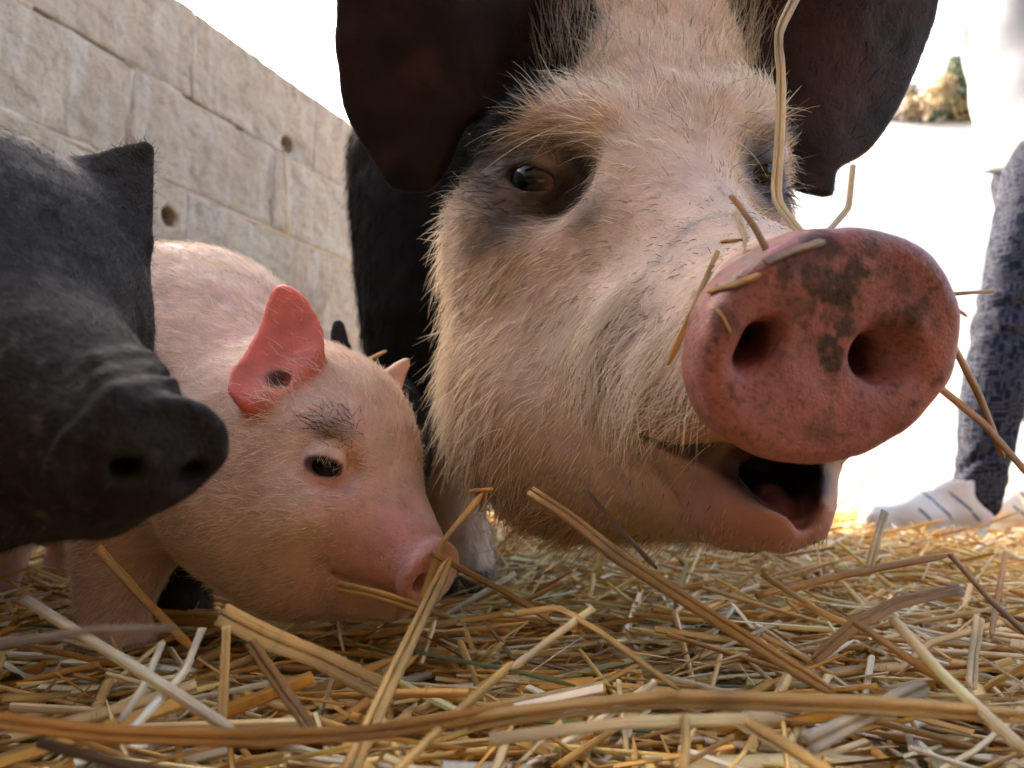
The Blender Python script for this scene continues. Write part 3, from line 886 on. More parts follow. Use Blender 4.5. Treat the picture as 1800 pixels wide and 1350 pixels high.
def pink_skin(p):
    n1 = fbm(p, 60); n2 = fbm(p, 220, 3, 4.0); n3 = fbm(p, 380, 3, 2.0) * 1.5
    c = full(p, (0.76, 0.50, 0.42))
    c = lerp(c, (0.70, 0.54, 0.43), np.clip(0.3 + n1, 0, 1) * 0.7)
    mz = blobs(p, spots_of('pmz', pk_f, [(680, 975, .026, .6, 1), (740, 1000, .022, .6, 1), (620, 1010, .022, .7, .7), (585, 850, .012, .7, .7), (640, 900, .014, .8, .6)]))
    c = lerp(c, (0.60, 0.28, 0.245), mz)
    ear = 1 - sstep(0.002, 0.006, PI['near'](p))
    c = lerp(c, (0.70, 0.17, 0.12), ear)
    c = lerp(c, (0.08, 0.03, 0.025), blobs(p, spots_of('pec', pk_f, [(486, 668, .0058, .5, .95)])))
    br = blobs(p, spots_of('pbr', pk_f, [(590, 748, .008, .8, .55), (572, 742, .006, .8, .5), (612, 762, .005, .8, .4), (567, 985, .0035, .8, .5)]))
    c = lerp(c, (0.06, 0.045, 0.04), br)
    qe = (p - PI['E']) @ PI['R2']
    rim = np.sqrt((qe[:, 0] / 0.0105) ** 2 + (qe[:, 1] / 0.0055) ** 2)
    c = lerp(c, (0.10, 0.05, 0.045), (1 - sstep(0.9, 1.15, rim)) * (qe[:, 2] > 0.004))
    bk = blobs(p, spots_of('pbk', pk_f, [(300, 495, .014, .9, .6), (395, 540, .014, .9, .55), (285, 470, .016, .9, .5), (600, 650, .012, .9, .3)]))
    c = lerp(c, (0.30, 0.19, 0.11), bk * np.clip(0.5 + n2, 0, 1))
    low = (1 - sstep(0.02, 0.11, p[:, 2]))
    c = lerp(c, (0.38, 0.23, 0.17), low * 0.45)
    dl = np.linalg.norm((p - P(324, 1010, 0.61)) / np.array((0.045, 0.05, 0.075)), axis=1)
    c = lerp(c, (0.035, 0.026, 0.022), 1 - sstep(0.8, 1.1, dl))  # shade on the far foreleg, painted into the skin
    c = lerp(c, (0.22, 0.12, 0.09), sstep(0.55, 0.8, n3) * 0.25)
    q = (p - PI['S0']) @ PI['Rd']
    c = lerp(c, (0.10, 0.04, 0.035), (1 - sstep(0.0, 0.004, q[:, 2] + 0.001)) * (np.linalg.norm(q[:, :2], axis=1) < 0.0135) * sstep(-0.012, -0.008, q[:, 2]))
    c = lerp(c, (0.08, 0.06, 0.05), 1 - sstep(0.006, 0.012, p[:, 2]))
    wet = (1 - sstep(0.020, 0.034, np.linalg.norm(p - PI['S0'], axis=1))) * 0.6
    wet = np.maximum(wet, 2.0 * ear)
    return np.concatenate([c, wet[:, None]], 1)
def grey_skin(p):
    n1 = fbm(p, 50); n2 = fbm(p, 200, 3, 3.0)
    c = full(p, (0.034, 0.033, 0.033))
    c = lerp(c, (0.013, 0.010, 0.008), sstep(0.24, 0.12, p[:, 2]) * 0.85)  # darker downwards: shade on the lower face put into the colour
    c = lerp(c, (0.040, 0.030, 0.025), sstep(0.25, 0.6, n1) * 0.4)
    c = lerp(c, (0.008, 0.007, 0.006), sstep(0.0, 0.4, -n2) * 0.6)
    c = lerp(c, (0.085, 0.072, 0.058), sstep(0.25, 0.5, fbm(p, 330, 3, 7.0)) * 0.45)
    q = (p - GI['S0']) @ frame(GI['N'])
    disc = (np.linalg.norm(q[:, :2] / np.array((0.021, 0.017)), axis=1) < 1) & (q[:, 2] > -0.004)
    c[disc] = c[disc] * 0.4 + np.array((0.013, 0.011, 0.008)) * 0.6
    return c
def black_skin(p):
    return lerp(full(p, (0.020, 0.021, 0.025)), (0.05, 0.05, 0.06), np.clip(0.2 + fbm(p, 60), 0, 1))

def coat(parent, name, fld, V, Q, dens, n, comb, length, colour, radius, lift=0.5, seed=1, droop=0.2, curl=0.12, press=0.25):
    """hairs grown on a hide: dens weights vertices, comb gives the lay, length and colour by place"""
    R, N = scatter(V, Q, dens, n, seed)
    r = np.random.default_rng(seed + 50)
    T = comb(R) + r.normal(0, 0.28, (len(R), 3))
    T = T - N * np.sum(T * N, 1)[:, None]
    T /= np.linalg.norm(T, axis=1, keepdims=True) + 1e-9
    L = length(R) * np.clip(r.normal(1.0, 0.25, len(R)), 0.4, 1.8)
    lf = np.clip(lift + r.normal(0, 0.15, len(R)), 0.12, 1.5)
    D = T + N * lf[:, None]
    C = np.clip(colour(R, r), 0.002, 0.95)
    return hair_obj(parent, name, R - N * 0.0006, D, L, radius * np.clip(r.normal(1, 0.2, len(R)), 0.5, 1.6), C, M_HAIR, 5, droop, curl, N, np.full(len(R), press))

import time as _time
_t0 = _time.time()

# ================================================================== the setting: ground, bank, wall
def height(x, y):
    """lie of the land: level yard, then a pale bank rising behind"""
    t = np.clip((y - 2.9) / 11.0, 0, 1)
    crest = 7.1 + 0.10 * (x - 5) + 0.25 * np.sin(x * 0.9) + 0.15 * np.sin(x * 2.3 + 1)
    side = sstep(-6.0, 1.5, x - 0.12 * (y - 3))
    base = -0.030 + 0.006 * np.sin(x * 5.1 + y * 2.2) * (y < 3)
    z = base + crest * side * (t ** 1.05)
    return z + sstep(14, 60, y) * 3.0 * side
def build_ground():
    xs = np.concatenate([-np.geomspace(300, 3.2, 22), np.linspace(-3, 12, 76), np.geomspace(12.5, 300, 20)])
    ys = np.concatenate([-np.geomspace(300, 1.2, 16), np.linspace(-1, 16, 86), np.geomspace(17, 400, 18)])
    X, Y = np.meshgrid(xs, ys, indexing='ij')
    Z = height(X, Y)
    V = np.stack([X, Y, Z], -1).reshape(-1, 3)
    n, m = X.shape
    I = np.arange(n * m).reshape(n, m)
    Q = np.stack([I[:-1, :-1], I[1:, :-1], I[1:, 1:], I[:-1, 1:]], -1).reshape(-1, 4)
    t = NT('yard_ground')
    co = t.obj()
    a = t.noise(1.2, 5, 0.6, co); b = t.noise(30, 5, 0.7, co)
    pale = t.ramp(b, [(0.25, (0.42, 0.37, 0.31)), (0.75, (0.66, 0.62, 0.56))])
    soil = t.ramp(b, [(0.25, (0.06, 0.04, 0.025)), (0.75, (0.16, 0.10, 0.055))])
    sx = t.n('ShaderNodeSeparateXYZ'); t.l(co, sx.inputs[0])
    far = t.math('ADD', sx.outputs[1], t.math('MULTIPLY', t.noise(2.5, 3, 0.6, co), 0.7))
    msk = t.ramp(t.math('DIVIDE', far, 6.0), [(0.42, 0.0), (0.48, 1.0)])
    t.pbsdf(t.mix(msk, soil, pale), 0.9, t.bump(b, 0.6, 0.01))
    o = new_obj('ground', mesh_np('ground', V, Q, True, t.m))
    tag(o, kind='structure')
build_ground()

def build_light_blocker():
    """unseen shed behind the lens, added for shade: boards, posts and a low roof"""
    t = NT('blocker_boards'); co = t.obj()
    mp = t.n('ShaderNodeMapping'); mp.inputs['Scale'].default_value = (12, 12, 0.8); t.l(co, mp.inputs[0])
    g = t.noise(4, 5, 0.65, mp.outputs[0])
    t.pbsdf(t.ramp(g, [(0.3, (0.055, 0.040, 0.028)), (0.7, (0.14, 0.10, 0.07))]), 0.85, t.bump(g, 0.6, 0.004))
    def box(x0, x1, y0, y1, z0, z1):
        V = np.array([(x, y, z) for x in (x0, x1) for y in (y0, y1) for z in (z0, z1)])
        Q = np.array([(0, 1, 3, 2), (4, 6, 7, 5), (0, 4, 5, 1), (2, 3, 7, 6), (0, 2, 6, 4), (1, 5, 7, 3)])
        return V, Q
    root = empty('light_blocker', (0.2, -1.7, 0)); tag(root, kind='structure')  # added out of view, to keep sky light off the pigs' fronts
    x = -2.2
    while x < 2.6:
        V, Q = box(x, x + 0.19, -1.73, -1.705, -0.03, 2.3); child_mesh(root, 'board', V, Q, t.m, None, False); x += 0.196
    V, Q = box(-2.3, 2.7, -1.8, BLOCKER_EAVE, 2.3, 2.36); child_mesh(root, 'roof', V, Q, t.m, None, False)
    for px_ in (-2.2, 2.5):
        V, Q = box(px_, px_ + 0.1, -1.12, -1.02, -0.03, 2.3); child_mesh(root, 'post', V, Q, t.m, None, False)
BLOCKER_EAVE = -0.85
build_light_blocker()

WALL_O = np.array((-0.64, 1.58, 0.0)); WALL_U = nrm((0.391, 0.920, 0.0)); WALL_N = np.array((WALL_U[1], -WALL_U[0], 0.0))
def mat_block():
    t = NT('concrete_block')
    co = t.obj()
    oi = t.n('ShaderNodeObjectInfo').outputs['Random']
    vec = t.n('ShaderNodeVectorMath', operation='ADD'); t.l(co, vec.inputs[0])
    cmb = t.n('ShaderNodeCombineXYZ'); t.l(t.math('MULTIPLY', oi, 37.0), cmb.inputs[0]); t.l(cmb.outputs[0], vec.inputs[1])
    v = vec.outputs[0]
    a = t.noise(7, 6, 0.65, v, 0.6); b = t.noise(55, 5, 0.7, v); c = t.noise(240, 3, 0.6, v)
    base = t.ramp(a, [(0.25, (0.44, 0.33, 0.23)), (0.50, (0.60, 0.48, 0.35)), (0.78, (0.72, 0.60, 0.45))])
    base = t.mix(0.5, base, t.ramp(b, [(0.25, (0.55, 0.52, 0.50)), (0.6, (1.05, 1.03, 1.0)), (0.85, (1.25, 1.25, 1.22))]), 'MULTIPLY')
    drip = t.n('ShaderNodeMapping'); drip.inputs['Scale'].default_value = (9, 9, 0.9); t.l(v, drip.inputs[0])
    d = t.noise(3.0, 4, 0.6, drip.outputs[0])
    base = t.mix(t.ramp(d, [(0.50, 0.0), (0.68, 0.75)]), base, (0.70, 0.63, 0.52))
    base = t.mix(t.math('MULTIPLY', oi, 0.25), base, (0.38, 0.29, 0.22))
    blot = t.noise(14, 5, 0.7, v, 1.0)
    base = t.mix(t.ramp(blot, [(0.52, 0.0), (0.66, 0.5)]), base, (0.26, 0.19, 0.13))
    nb = t.bump(b, 1.0, 0.010); nb = t.bump(c, 0.8, 0.003, nb)
    t.pbsdf(base, 0.92, nb)
    return t.m
def build_wall():
    M = mat_block()
    t = NT('mortar'); co = t.obj(); b = t.noise(60, 5, 0.7, co)
    t.pbsdf(t.ramp(b, [(0.3, (0.44, 0.34, 0.25)), (0.7, (0.62, 0.50, 0.37))]), 0.95, t.bump(b, 0.8, 0.006))
    MM = t.m
    BL, BH, T = 0.40, 0.196, 0.14
    gap = 0.003
    root = empty('block_wall', tuple(WALL_O))
    tag(root, 'rough unpainted concrete block wall behind the piglets', 'wall')
    def holey(holes):
        f = Field()
        hb = np.array(((BL - gap) / 2, T / 2, (BH - gap) / 2), np.float32)
        def box(p):
            q = np.abs(p) - hb + 0.002
            return np.sqrt(np.sum(np.maximum(q, 0) ** 2, 1)) + np.minimum(q.max(1), 0) - 0.002
        f.add(box)
        for hx, hz, r in holes:
            f.sub(cone((hx, -T, hz), (hx, T * 0.25, hz), r, r), 0.004)
            f.sub(ell((hx, 0.010, hz), (0.055, 0.036, 0.055)), 0.004)
        off = random.random() * 50
        f.warp(lambda p: 0.0042 * fbm(p, 22, 3, off) + 0.010 * np.maximum(vnoise(p, 45, off) - 0.5, 0) + 0.006 * np.maximum(vnoise(p, 90, off + 3) - 0.55, 0))
        h = 0.0075 if not holes else 0.005
        V, Q = surface(f, -hb - 0.02, hb + 0.02, h, 3)
        return mesh_np('block', V, Q, True, M)
    def uz(px, py):
        w = ray_plane(px, py, WALL_O, WALL_N)
        return float((w - WALL_O) @ WALL_U), float(w[2])
    variants = [holey([]) for _ in range(5)]
    j0 = uz(340, 130)[0]; j1 = uz(230, 175)[0]
    def start(k):
        j = j0 if k % 2 == 0 else j1
        return j + BL * math.floor((u_end + 0.055 - j) / BL)
    TOP = 1.085; u_end = 0.86
    holes = [(*uz(490, 262), 0.017), (*uz(507, 254), 0.020), (*uz(297, 382), 0.020)]
    ang = math.atan2(WALL_U[1], WALL_U[0])
    for k in range(7):
        zc = TOP - BH * (k + 0.5)
        u = start(k)
        if u_end + 0.055 - u > 0.05:                        # cut block closing the course
            w = u_end + 0.055 - u
            o = new_obj('block', variants[k % 4], root)
            o.location = tuple(WALL_U * (u + w / 2) - WALL_N * (T / 2) + np.array((0, 0, zc)))
            o.rotation_euler = (0, 0, ang); o.scale = (w / BL, 1, 1)
        first = True
        while u > -2.6:
            L = BL
            if first and k % 2 == 0:
                pass
            uc = u - L / 2
            hs = [(hu - uc, hz - zc, r) for hu, hz, r in holes if abs(hu - uc) < BL / 2 - 0.01 and abs(hz - zc) < BH / 2 - 0.01]
            # block x runs along the wall; its -y face looks at the yard
            me = holey(hs) if hs else random.choice(variants)
            o = new_obj('block', me, root)
            o.location = tuple(np.array((0, 0, 0)) + WALL_U * uc - WALL_N * (T / 2) + np.array((0, 0, zc)) + WALL_N * random.uniform(-0.002, 0.002))
            o.rotation_euler = (0, 0, ang)
            u -= L; first = False
    # mortar bed, set back from the faces
    def boxm(u0, u1, n0, n1, z0, z1):
        c = [(u, n, z) for u in (u0, u1) for n in (n0, n1) for z in (z0, z1)]
        V = np.array([WALL_O + WALL_U * a - WALL_N * b_ + np.array((0, 0, z)) for a, b_, z in c])
        Q = [(0, 1, 3, 2), (4, 6, 7, 5), (0, 4, 5, 1), (2, 3, 7, 6), (0, 2, 6, 4), (1, 5, 7, 3)]
        return V, Q
    V = []; Q = []
    bars = [(-2.55, u_end + 0.045, 0.0016, 0.02, TOP - BH * k - 0.006, TOP - BH * k + 0.006) for k in range(1, 7)]
    for k in range(7):
        u = start(k)
        while u > -2.5:
            if u < u_end + 0.05: bars.append((u - 0.006, u + 0.006, 0.0018, 0.0205, TOP - BH * (k + 1) + 0.0062, TOP - BH * k - 0.0062))
            u -= BL
    # the bed under the top course has dropped out in two places
    k1 = [b_ for b_ in bars if abs(b_[4] - (TOP - BH - 0.006)) < 1e-6 and b_[1] - b_[0] > 1][0]
    bars.remove(k1)
    ua, ub, uc, ud = uz(60, 5)[0], uz(222, 100)[0], uz(322, 160)[0], uz(432, 236)[0]
    bars += [(k1[0], ua, *k1[2:]), (ub, uc, *k1[2:]), (ud, k1[1], *k1[2:])]
    for b_ in bars:
        v, q = boxm(*b_); Q += [tuple(i + len(V) * 1 for i in r) for r in q]; V += list(v)
    child_mesh(root, 'mortar', np.array(V), np.array(Q), MM, None, False)
build_wall()

# ------------------------------------------------------------------ shrubs on top of the bank
def leaf_mat(name, c1, c2):
    t = NT(name); oi = t.attr()
    b = t.pbsdf(oi, 0.7, None)
    b.inputs['Subsurface Weight'].default_value = 0.0
    tr = t.n('ShaderNodeBsdfTranslucent'); t.l(oi, tr.inputs[0])
    mx = t.n('ShaderNodeMixShader'); mx.inputs[0].default_value = 0.3
    t.l(b.outputs[0], mx.inputs[1]); t.l(tr.outputs[0], mx.inputs[2]); t.l(mx.outputs[0], t.out.inputs[0])
    return t.m
M_LEAF = leaf_mat('shrub_leaf', 0, 0)
t_ = NT('shrub_bark'); t_.pbsdf((0.14, 0.10, 0.07), 0.9); M_BARK = t_.m
def shrub(px, D, w, h, cA, cB, label, cone_like=False, seed=1):
    r = np.random.default_rng(seed)
    x = (px - 900) / F * D
    D = D * 0.95
    z0 = float(height(np.array(x), np.array(D)))
    root = empty('shrub', (x, D, z0))
    n = 2200
    if cone_like:
        tt = r.random(n) ** 0.8; rad = w * (1 - 0.8 * tt) * np.sqrt(r.random(n)); ph = r.random(n) * 6.28
        lob = 1 + 0.3 * np.sin(ph * 3 + tt * 9)
        C = np.stack([rad * lob * np.cos(ph), rad * lob * np.sin(ph), 0.1 + tt * h], 1)
    else:
        k = 9
        cc = np.stack([r.normal(0, w * 0.5, k), r.normal(0, w * 0.5, k), r.uniform(0.3, 0.85, k) * h], 1)
        rr = r.uniform(0.22, 0.42, k) * w
        j = r.integers(0, k, n); v = r.normal(size=(n, 3)); v /= np.linalg.norm(v, axis=1, keepdims=True)
        C = cc[j] + v * (rr[j] * r.random(n) ** 0.4)[:, None]; C[:, 2] = np.abs(C[:, 2])
    a = r.normal(size=(n, 3)); a /= np.linalg.norm(a, axis=1, keepdims=True)
    b = np.cross(a, r.normal(size=(n, 3))); b /= np.linalg.norm(b, axis=1, keepdims=True)
    ln = r.uniform(0.05, 0.11, n)[:, None] * (h ** 0.5); wd = ln * 0.35
    V = np.stack([C - a * ln, C + b * wd, C + a * ln, C - b * wd], 1).reshape(-1, 3)
    Q = np.arange(4 * n).reshape(-1, 4)
    mixv = r.random((n, 1)); col = np.array(cA) * (1 - mixv) + np.array(cB) * mixv
    me = mesh_np('crown', V, Q, False, M_LEAF, np.repeat(col, 4, 0))
    new_obj('crown', me, root)
    st = [(0.02 * math.cos(q), 0.02 * math.sin(q)) for q in np.linspace(0, 6.28, 7)[:-1]]
    Vs = []; Qs = []
    for s_ in range(5):
        e = r.normal(0, w * 0.3, 2)
        for lev, (zz, rr_) in enumerate(((-0.05, 1.0), (h * 0.35, 0.7), (h * 0.8, 0.25))):
            Vs += [(e[0] * zz / h + px_ * rr_, e[1] * zz / h + py_ * rr_, zz) for px_, py_ in st]
        o_ = s_ * 18
        Qs += [(o_ + l * 6 + i, o_ + l * 6 + (i + 1) % 6, o_ + l * 6 + 6 + (i + 1) % 6, o_ + l * 6 + 6 + i) for l in range(2) for i in range(6)]
    new_obj('stem', mesh_np('stem', np.array(Vs), np.array(Qs), True, M_BARK), root)
    tag(root, label, 'shrub')
shrub(1688, 12.6, 0.36, 0.95, (0.14, 0.18, 0.12), (0.22, 0.26, 0.18), 'pale green pointed shrub on the bank beside the right ear', True, 3)
shrub(1618, 12.9, 0.70, 0.45, (0.32, 0.24, 0.14), (0.44, 0.34, 0.20), 'low dry brown shrub touching the edge of the right ear', False, 4)
shrub(1750, 12.2, 0.55, 0.70, (0.26, 0.20, 0.09), (0.40, 0.32, 0.16), 'brown and yellow shrub on the bank next to the person', False, 5)
shrub(1655, 13.4, 0.50, 0.40, (0.30, 0.24, 0.15), (0.40, 0.34, 0.22), 'smallest dry shrub just left of the pointed green one', False, 6)

sow_f, sow_V, sow_Q, sow_n1, SI = build_sow()
print('sow', len(sow_V), _time.time() - _t0)
sow = thing_mesh('sow', sow_V, sow_Q, M_SKIN, (0.05, 0.75, 0.0), sow_skin(sow_V))
tag(sow, 'big sow with pale face, black ears and dirty pink snout in the middle', 'pig')
eyeball(sow, SI['EL'], 0.0158, nrm(SI['lookL'] + 0.22 * cdir(-1, 0, 0)), (0.014, 0.012, 0.014), (0.30, 0.16, 0.13), 0.80)
eyeball(sow, SI['ER'], 0.0165, SI['lookR'], (0.014, 0.012, 0.014), (0.30, 0.16, 0.13), 0.95)
pk_f, pk_V, pk_Q, PI = build_pink()
print('pink', len(pk_V), _time.time() - _t0)
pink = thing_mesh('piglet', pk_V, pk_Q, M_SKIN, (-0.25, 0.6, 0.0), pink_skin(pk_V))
tag(pink, 'pink piglet with glowing red ear nosing in the straw', 'piglet')
eyeball(pink, PI['E'], 0.0089, PI['lk'], (0.010, 0.008, 0.007), (0.16, 0.08, 0.07), 1.15)
gr_f, gr_V, gr_Q, GI = build_grey()
print('grey', len(gr_V), _time.time() - _t0)
grey = thing_mesh('piglet', gr_V, gr_Q, M_DARK, (-0.3, 0.4, 0.0), grey_skin(gr_V))
tag(grey, 'dark grey piglet with wrinkled snout, closest at the left edge', 'piglet')
eyeball(grey, GI['E'], 0.0085, GI['lk'])
bk_f, bk_V, bk_Q, bk_eyes = build_black()
print('black', len(bk_V), _time.time() - _t0)
black = thing_mesh('piglet', bk_V, bk_Q, M_DARK, (-0.1, 0.9, 0.0), black_skin(bk_V))
tag(black, 'black piglet mostly hidden behind the pink piglet, one ear showing', 'piglet')
for c_, l_ in bk_eyes: eyeball(black, c_, 0.0075, l_)

# --- sow coat
def sow_coat():
    V = sow_V[:sow_n1]; Q = sow_Q[(sow_Q < sow_n1).all(1)]
    disc, blk, eye, mz, q, e, sock = sow_masks(V)
    ear = np.maximum(1 - sstep(0.002, 0.008, SI['earL'](V)), 1 - sstep(0.002, 0.008, SI['earR'](V)))
    eyed = np.minimum(np.linalg.norm(V - (SI['EL'] + SI['lookL'] * 0.016), axis=1), np.linalg.norm(V - (SI['ER'] + SI['lookR'] * 0.016), axis=1))
    mouth = np.linalg.norm((V - P(1360, 840, 0.33)) / np.array((0.030, 0.045, 0.020)), axis=1)
    bare = (1 - disc) * sstep(0.010, 0.017, eyed) * sstep(0.9, 1.3, mouth)
    near_disc = sstep(1.0, 1.6, e) + (q[:, 2] < -0.03)
    lowlip = np.linalg.norm((V - P(1330, 900, 0.335)) / np.array((0.05, 0.05, 0.03)), axis=1)
    dens = bare * (1 - 0.94 * ear) * np.clip(near_disc, 0.30, 1) * (0.45 + 0.55 * sstep(0.8, 1.5, lowlip)) * (V[:, 2] > 0.02)
    dens *= 1 - 0.55 * (V[:, 1] > 0.66)
    S0 = SI['S0']
    def comb(p):
        d = p - S0; d /= np.linalg.norm(d, axis=1, keepdims=True)
        low = 1 - sstep(0.20, 0.34, p[:, 2])
        d = d + np.array((-0.25, 0, -0.75)) * low[:, None]
        up = sstep(0.30, 0.36, p[:, 2]) * (p[:, 1] < 0.6)
        d = d + np.array((-0.1, 0, 0.7)) * up[:, None]
        leg = (p[:, 1] > 0.62)
        d[leg] = d[leg] * 0.2 + np.array((-0.2, 0, -1.0))
        return d + 0.5 * np.stack([vnoise(p, 18, 1.), vnoise(p, 18, 8.), vnoise(p, 18, 15.)], 1) + 0.55 * np.stack([vnoise(p, 110, 1.), vnoise(p, 110, 8.), vnoise(p, 110, 15.)], 1)
    brow = [on(sow_f, x, y) for x, y in ((930, 200), (1000, 195), (1060, 215), (1255, 205), (1310, 190))]
    def length(p):
        dS = np.linalg.norm(p - S0, axis=1)
        L = 0.0045 + 0.011 * sstep(0.10, 0.24, dS)
        for b in brow:
            L = L + 0.008 * np.exp(-(np.linalg.norm(p - b, axis=1) / 0.018) ** 2)
        jw = sstep(0.24, 0.14, p[:, 2]) * sstep(0.14, 0.24, dS)
        L = L + 0.006 * jw
        er = np.maximum(1 - sstep(0.002, 0.008, SI['earL'](p)), 1 - sstep(0.002, 0.008, SI['earR'](p)))
        return L * (1 - 0.35 * er)
    def colour(p, r):
        disc, blk, eye, mz, q, e, sock = sow_masks(p)
        n1 = fbm(p, 35)
        c = full(p, (0.88, 0.79, 0.64)) * (0.74 + 0.38 * r.random((len(p), 1)))
        c = lerp(c, (0.64, 0.47, 0.28), np.clip(0.15 + 0.9 * n1, 0, 1) * 0.6)
        c = lerp(c, (0.44, 0.30, 0.18), np.clip(0.75 * (1 - sstep(0.08, 0.18, p[:, 2])), 0, 1))
        c = lerp(c, (0.035, 0.022, 0.017), np.clip(eye * 1.15, 0, 1) * 0.95)
        stub = (1 - sstep(0.07, 0.15, np.linalg.norm(p - S0, axis=1))) * 0.30
        m = (r.random(len(p)) < np.maximum(mz * 0.7, stub))
        c[m] = (0.05, 0.035, 0.03)
        m = r.random(len(p)) < 0.07
        c[m] *= np.array((0.30, 0.25, 0.20))
        c = lerp(c, (0.0045, 0.0045, 0.0055), np.clip(blk * 1.15, 0, 1))
        return c
    n = 80000
    coat(sow, 'fur', sow_f, V, Q, dens, n, comb, length, colour, 0.00016, 0.42, 11, 0.15, 0.16, 0.22)
    gd = dens * (np.linalg.norm(V - S0, axis=1) > 0.13) * (V[:, 1] < 0.66) * (1 - 0.7 * blk)
    coat(sow, 'guard_hairs', sow_f, V, Q, gd, 3600, comb, lambda p: length(p) * 1.45, lambda p, r: np.clip(colour(p, r) * 1.12, 0, 0.95), 0.00021, 0.62, 13, 0.25, 0.16, 0.1)
    # long pale bristles over the black between forehead and ear, whiskers on the lip
    bp = [on(sow_f, x, y) for x, y in ((1000, 50), (1020, 20), (1030, 110), (985, 110), (1310, 60), (1320, 120), (1300, 20), (1010, -20))]
    db = np.zeros(len(V))
    for b in bp: db = np.maximum(db, np.exp(-(np.linalg.norm(V - b, axis=1) / 0.016) ** 2))
    def upc(p): return np.tile(np.array((-0.05, -0.25, 1.0)), (len(p), 1)) + 0.25 * np.stack([vnoise(p, 60, 1.), vnoise(p, 60, 8.), vnoise(p, 60, 15.)], 1)
    coat(sow, 'bristles', sow_f, V, Q, db, 420, upc, lambda p: np.full(len(p), 0.034), lambda p, r: full(p, (0.62, 0.52, 0.40)) * (0.4 + 0.7 * r.random((len(p), 1))), 0.00016, 0.55, 21, 0.0, 0.10, 0.1)
    wp = [on(sow_f, x, y) for x, y in ((1010, 560), (1040, 610), (1060, 660), (1120, 680), (1160, 640), (1200, 690), (1090, 540), (1180, 590))]
    dw = np.zeros(len(V))
    for b in wp: dw = np.maximum(dw, np.exp(-(np.linalg.norm(V - b, axis=1) / 0.013) ** 2))
    def wc(p): return np.tile(nrm(cdir(-0.8, -0.45, -0.1)), (len(p), 1)) + 0.35 * np.stack([vnoise(p, 60, 1.), vnoise(p, 60, 8.), vnoise(p, 60, 15.)], 1)
    coat(sow, 'whiskers', sow_f, V, Q, dw * (1 - disc), 1300, wc, lambda p: np.full(len(p), 0.017), lambda p, r: full(p, (0.74, 0.64, 0.52)) * (0.7 + 0.4 * r.random((len(p), 1))), 0.00017, 0.5, 31, 0.45, 0.10, 0.1)
sow_coat()

# --- pink piglet coat
def pink_coat():
    V, Q = pk_V, pk_Q
    dE = np.linalg.norm(V - (PI['E'] + PI['lk'] * 0.009), axis=1)
    q = (V - PI['S0'])
    dS = np.linalg.norm(q, axis=1)
    ear = 1 - sstep(0.001, 0.004, PI['near'](V))
    dens = sstep(0.0095, 0.0125, dE) * (0.03 + sstep(0.030, 0.062, dS)) * (1 - 0.93 * ear) * (0.06 + 0.94 * sstep(0.001, 0.005, PI['far'](V))) * (V[:, 0] > -0.30) * (V[:, 2] > 0.01)
    S0 = PI['S0']
    def comb(p):
        d = p - S0; d /= np.linalg.norm(d, axis=1, keepdims=True)
        return d + np.array((-0.1, 0, -0.45)) + 0.35 * np.stack([vnoise(p, 40, 1.), vnoise(p, 40, 8.), vnoise(p, 40, 15.)], 1)
    def length(p):
        d = np.linalg.norm(p - S0, axis=1)
        return 0.003 + 0.0075 * sstep(0.03, 0.10, d)
    bs = [on(pk_f, x, y) for x, y in ((580, 742), (598, 750), (612, 765), (565, 745))]
    def colour(p, r):
        c = full(p, (0.90, 0.80, 0.64)) * (0.78 + 0.35 * r.random((len(p), 1)))
        c = lerp(c, (0.70, 0.50, 0.31), np.clip(0.15 + fbm(p, 45), 0, 1) * 0.6)
        for b in bs:
            m = r.random(len(p)) < 0.9 * np.exp(-(np.linalg.norm(p - b, axis=1) / 0.0075) ** 2)
            c[m] = (0.03, 0.025, 0.022)
        c = lerp(c, (0.55, 0.38, 0.24), 0.45 * (1 - sstep(0.02, 0.08, p[:, 2])))
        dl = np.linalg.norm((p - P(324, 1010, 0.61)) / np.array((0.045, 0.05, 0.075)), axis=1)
        c = lerp(c, (0.03, 0.022, 0.018), 1 - sstep(0.8, 1.1, dl))  # fur carries the same painted shade on the far foreleg
        return c
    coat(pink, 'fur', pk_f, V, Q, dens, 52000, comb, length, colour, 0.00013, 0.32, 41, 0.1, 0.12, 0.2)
    lash = np.exp(-(np.linalg.norm(V - P(575, 802, hit(pk_f, 575, 802)), axis=1) / 0.006) ** 2)
    coat(pink, 'eyelashes', pk_f, V, Q, lash, 36, lambda p: np.tile(cdir(0.1, -0.1, -1), (len(p), 1)), lambda p: np.full(len(p), 0.006), lambda p, r: full(p, (0.55, 0.42, 0.25)), 0.00010, 0.9, 43, 0.3, 0.1, 0.0)
pink_coat()
def grey_coat():
    V, Q = gr_V, gr_Q
    dS = np.linalg.norm(V - GI['S0'], axis=1)
    dens = (0.02 + sstep(0.024, 0.05, dS)) * (V[:, 0] > -0.2)
    coat(grey, 'fur', gr_f, V, Q, dens, 24000, lambda p: (p - GI['S0']) / np.linalg.norm(p - GI['S0'], axis=1, keepdims=True) + np.array((0, 0, -0.2)),
         lambda p: np.full(len(p), 0.0055), lambda p, r: full(p, (0.060, 0.056, 0.052)) * (0.3 + 2.2 * r.random((len(p), 1)) ** 3), 0.00009, 0.3, 61, 0.1, 0.1, 0.2)
    V, Q = bk_V, bk_Q
    coat(black, 'fur', bk_f, V, Q, (V[:, 1] < 0.9) * 1.0, 5000, lambda p: np.tile(np.array((0, 0.6, -0.4)), (len(p), 1)), lambda p: np.full(len(p), 0.007),
         lambda p, r: full(p, (0.03, 0.03, 0.035)), 0.00012, 0.3, 62, 0.1, 0.1, 0.2)
grey_coat()
print('coats', _time.time() - _t0)

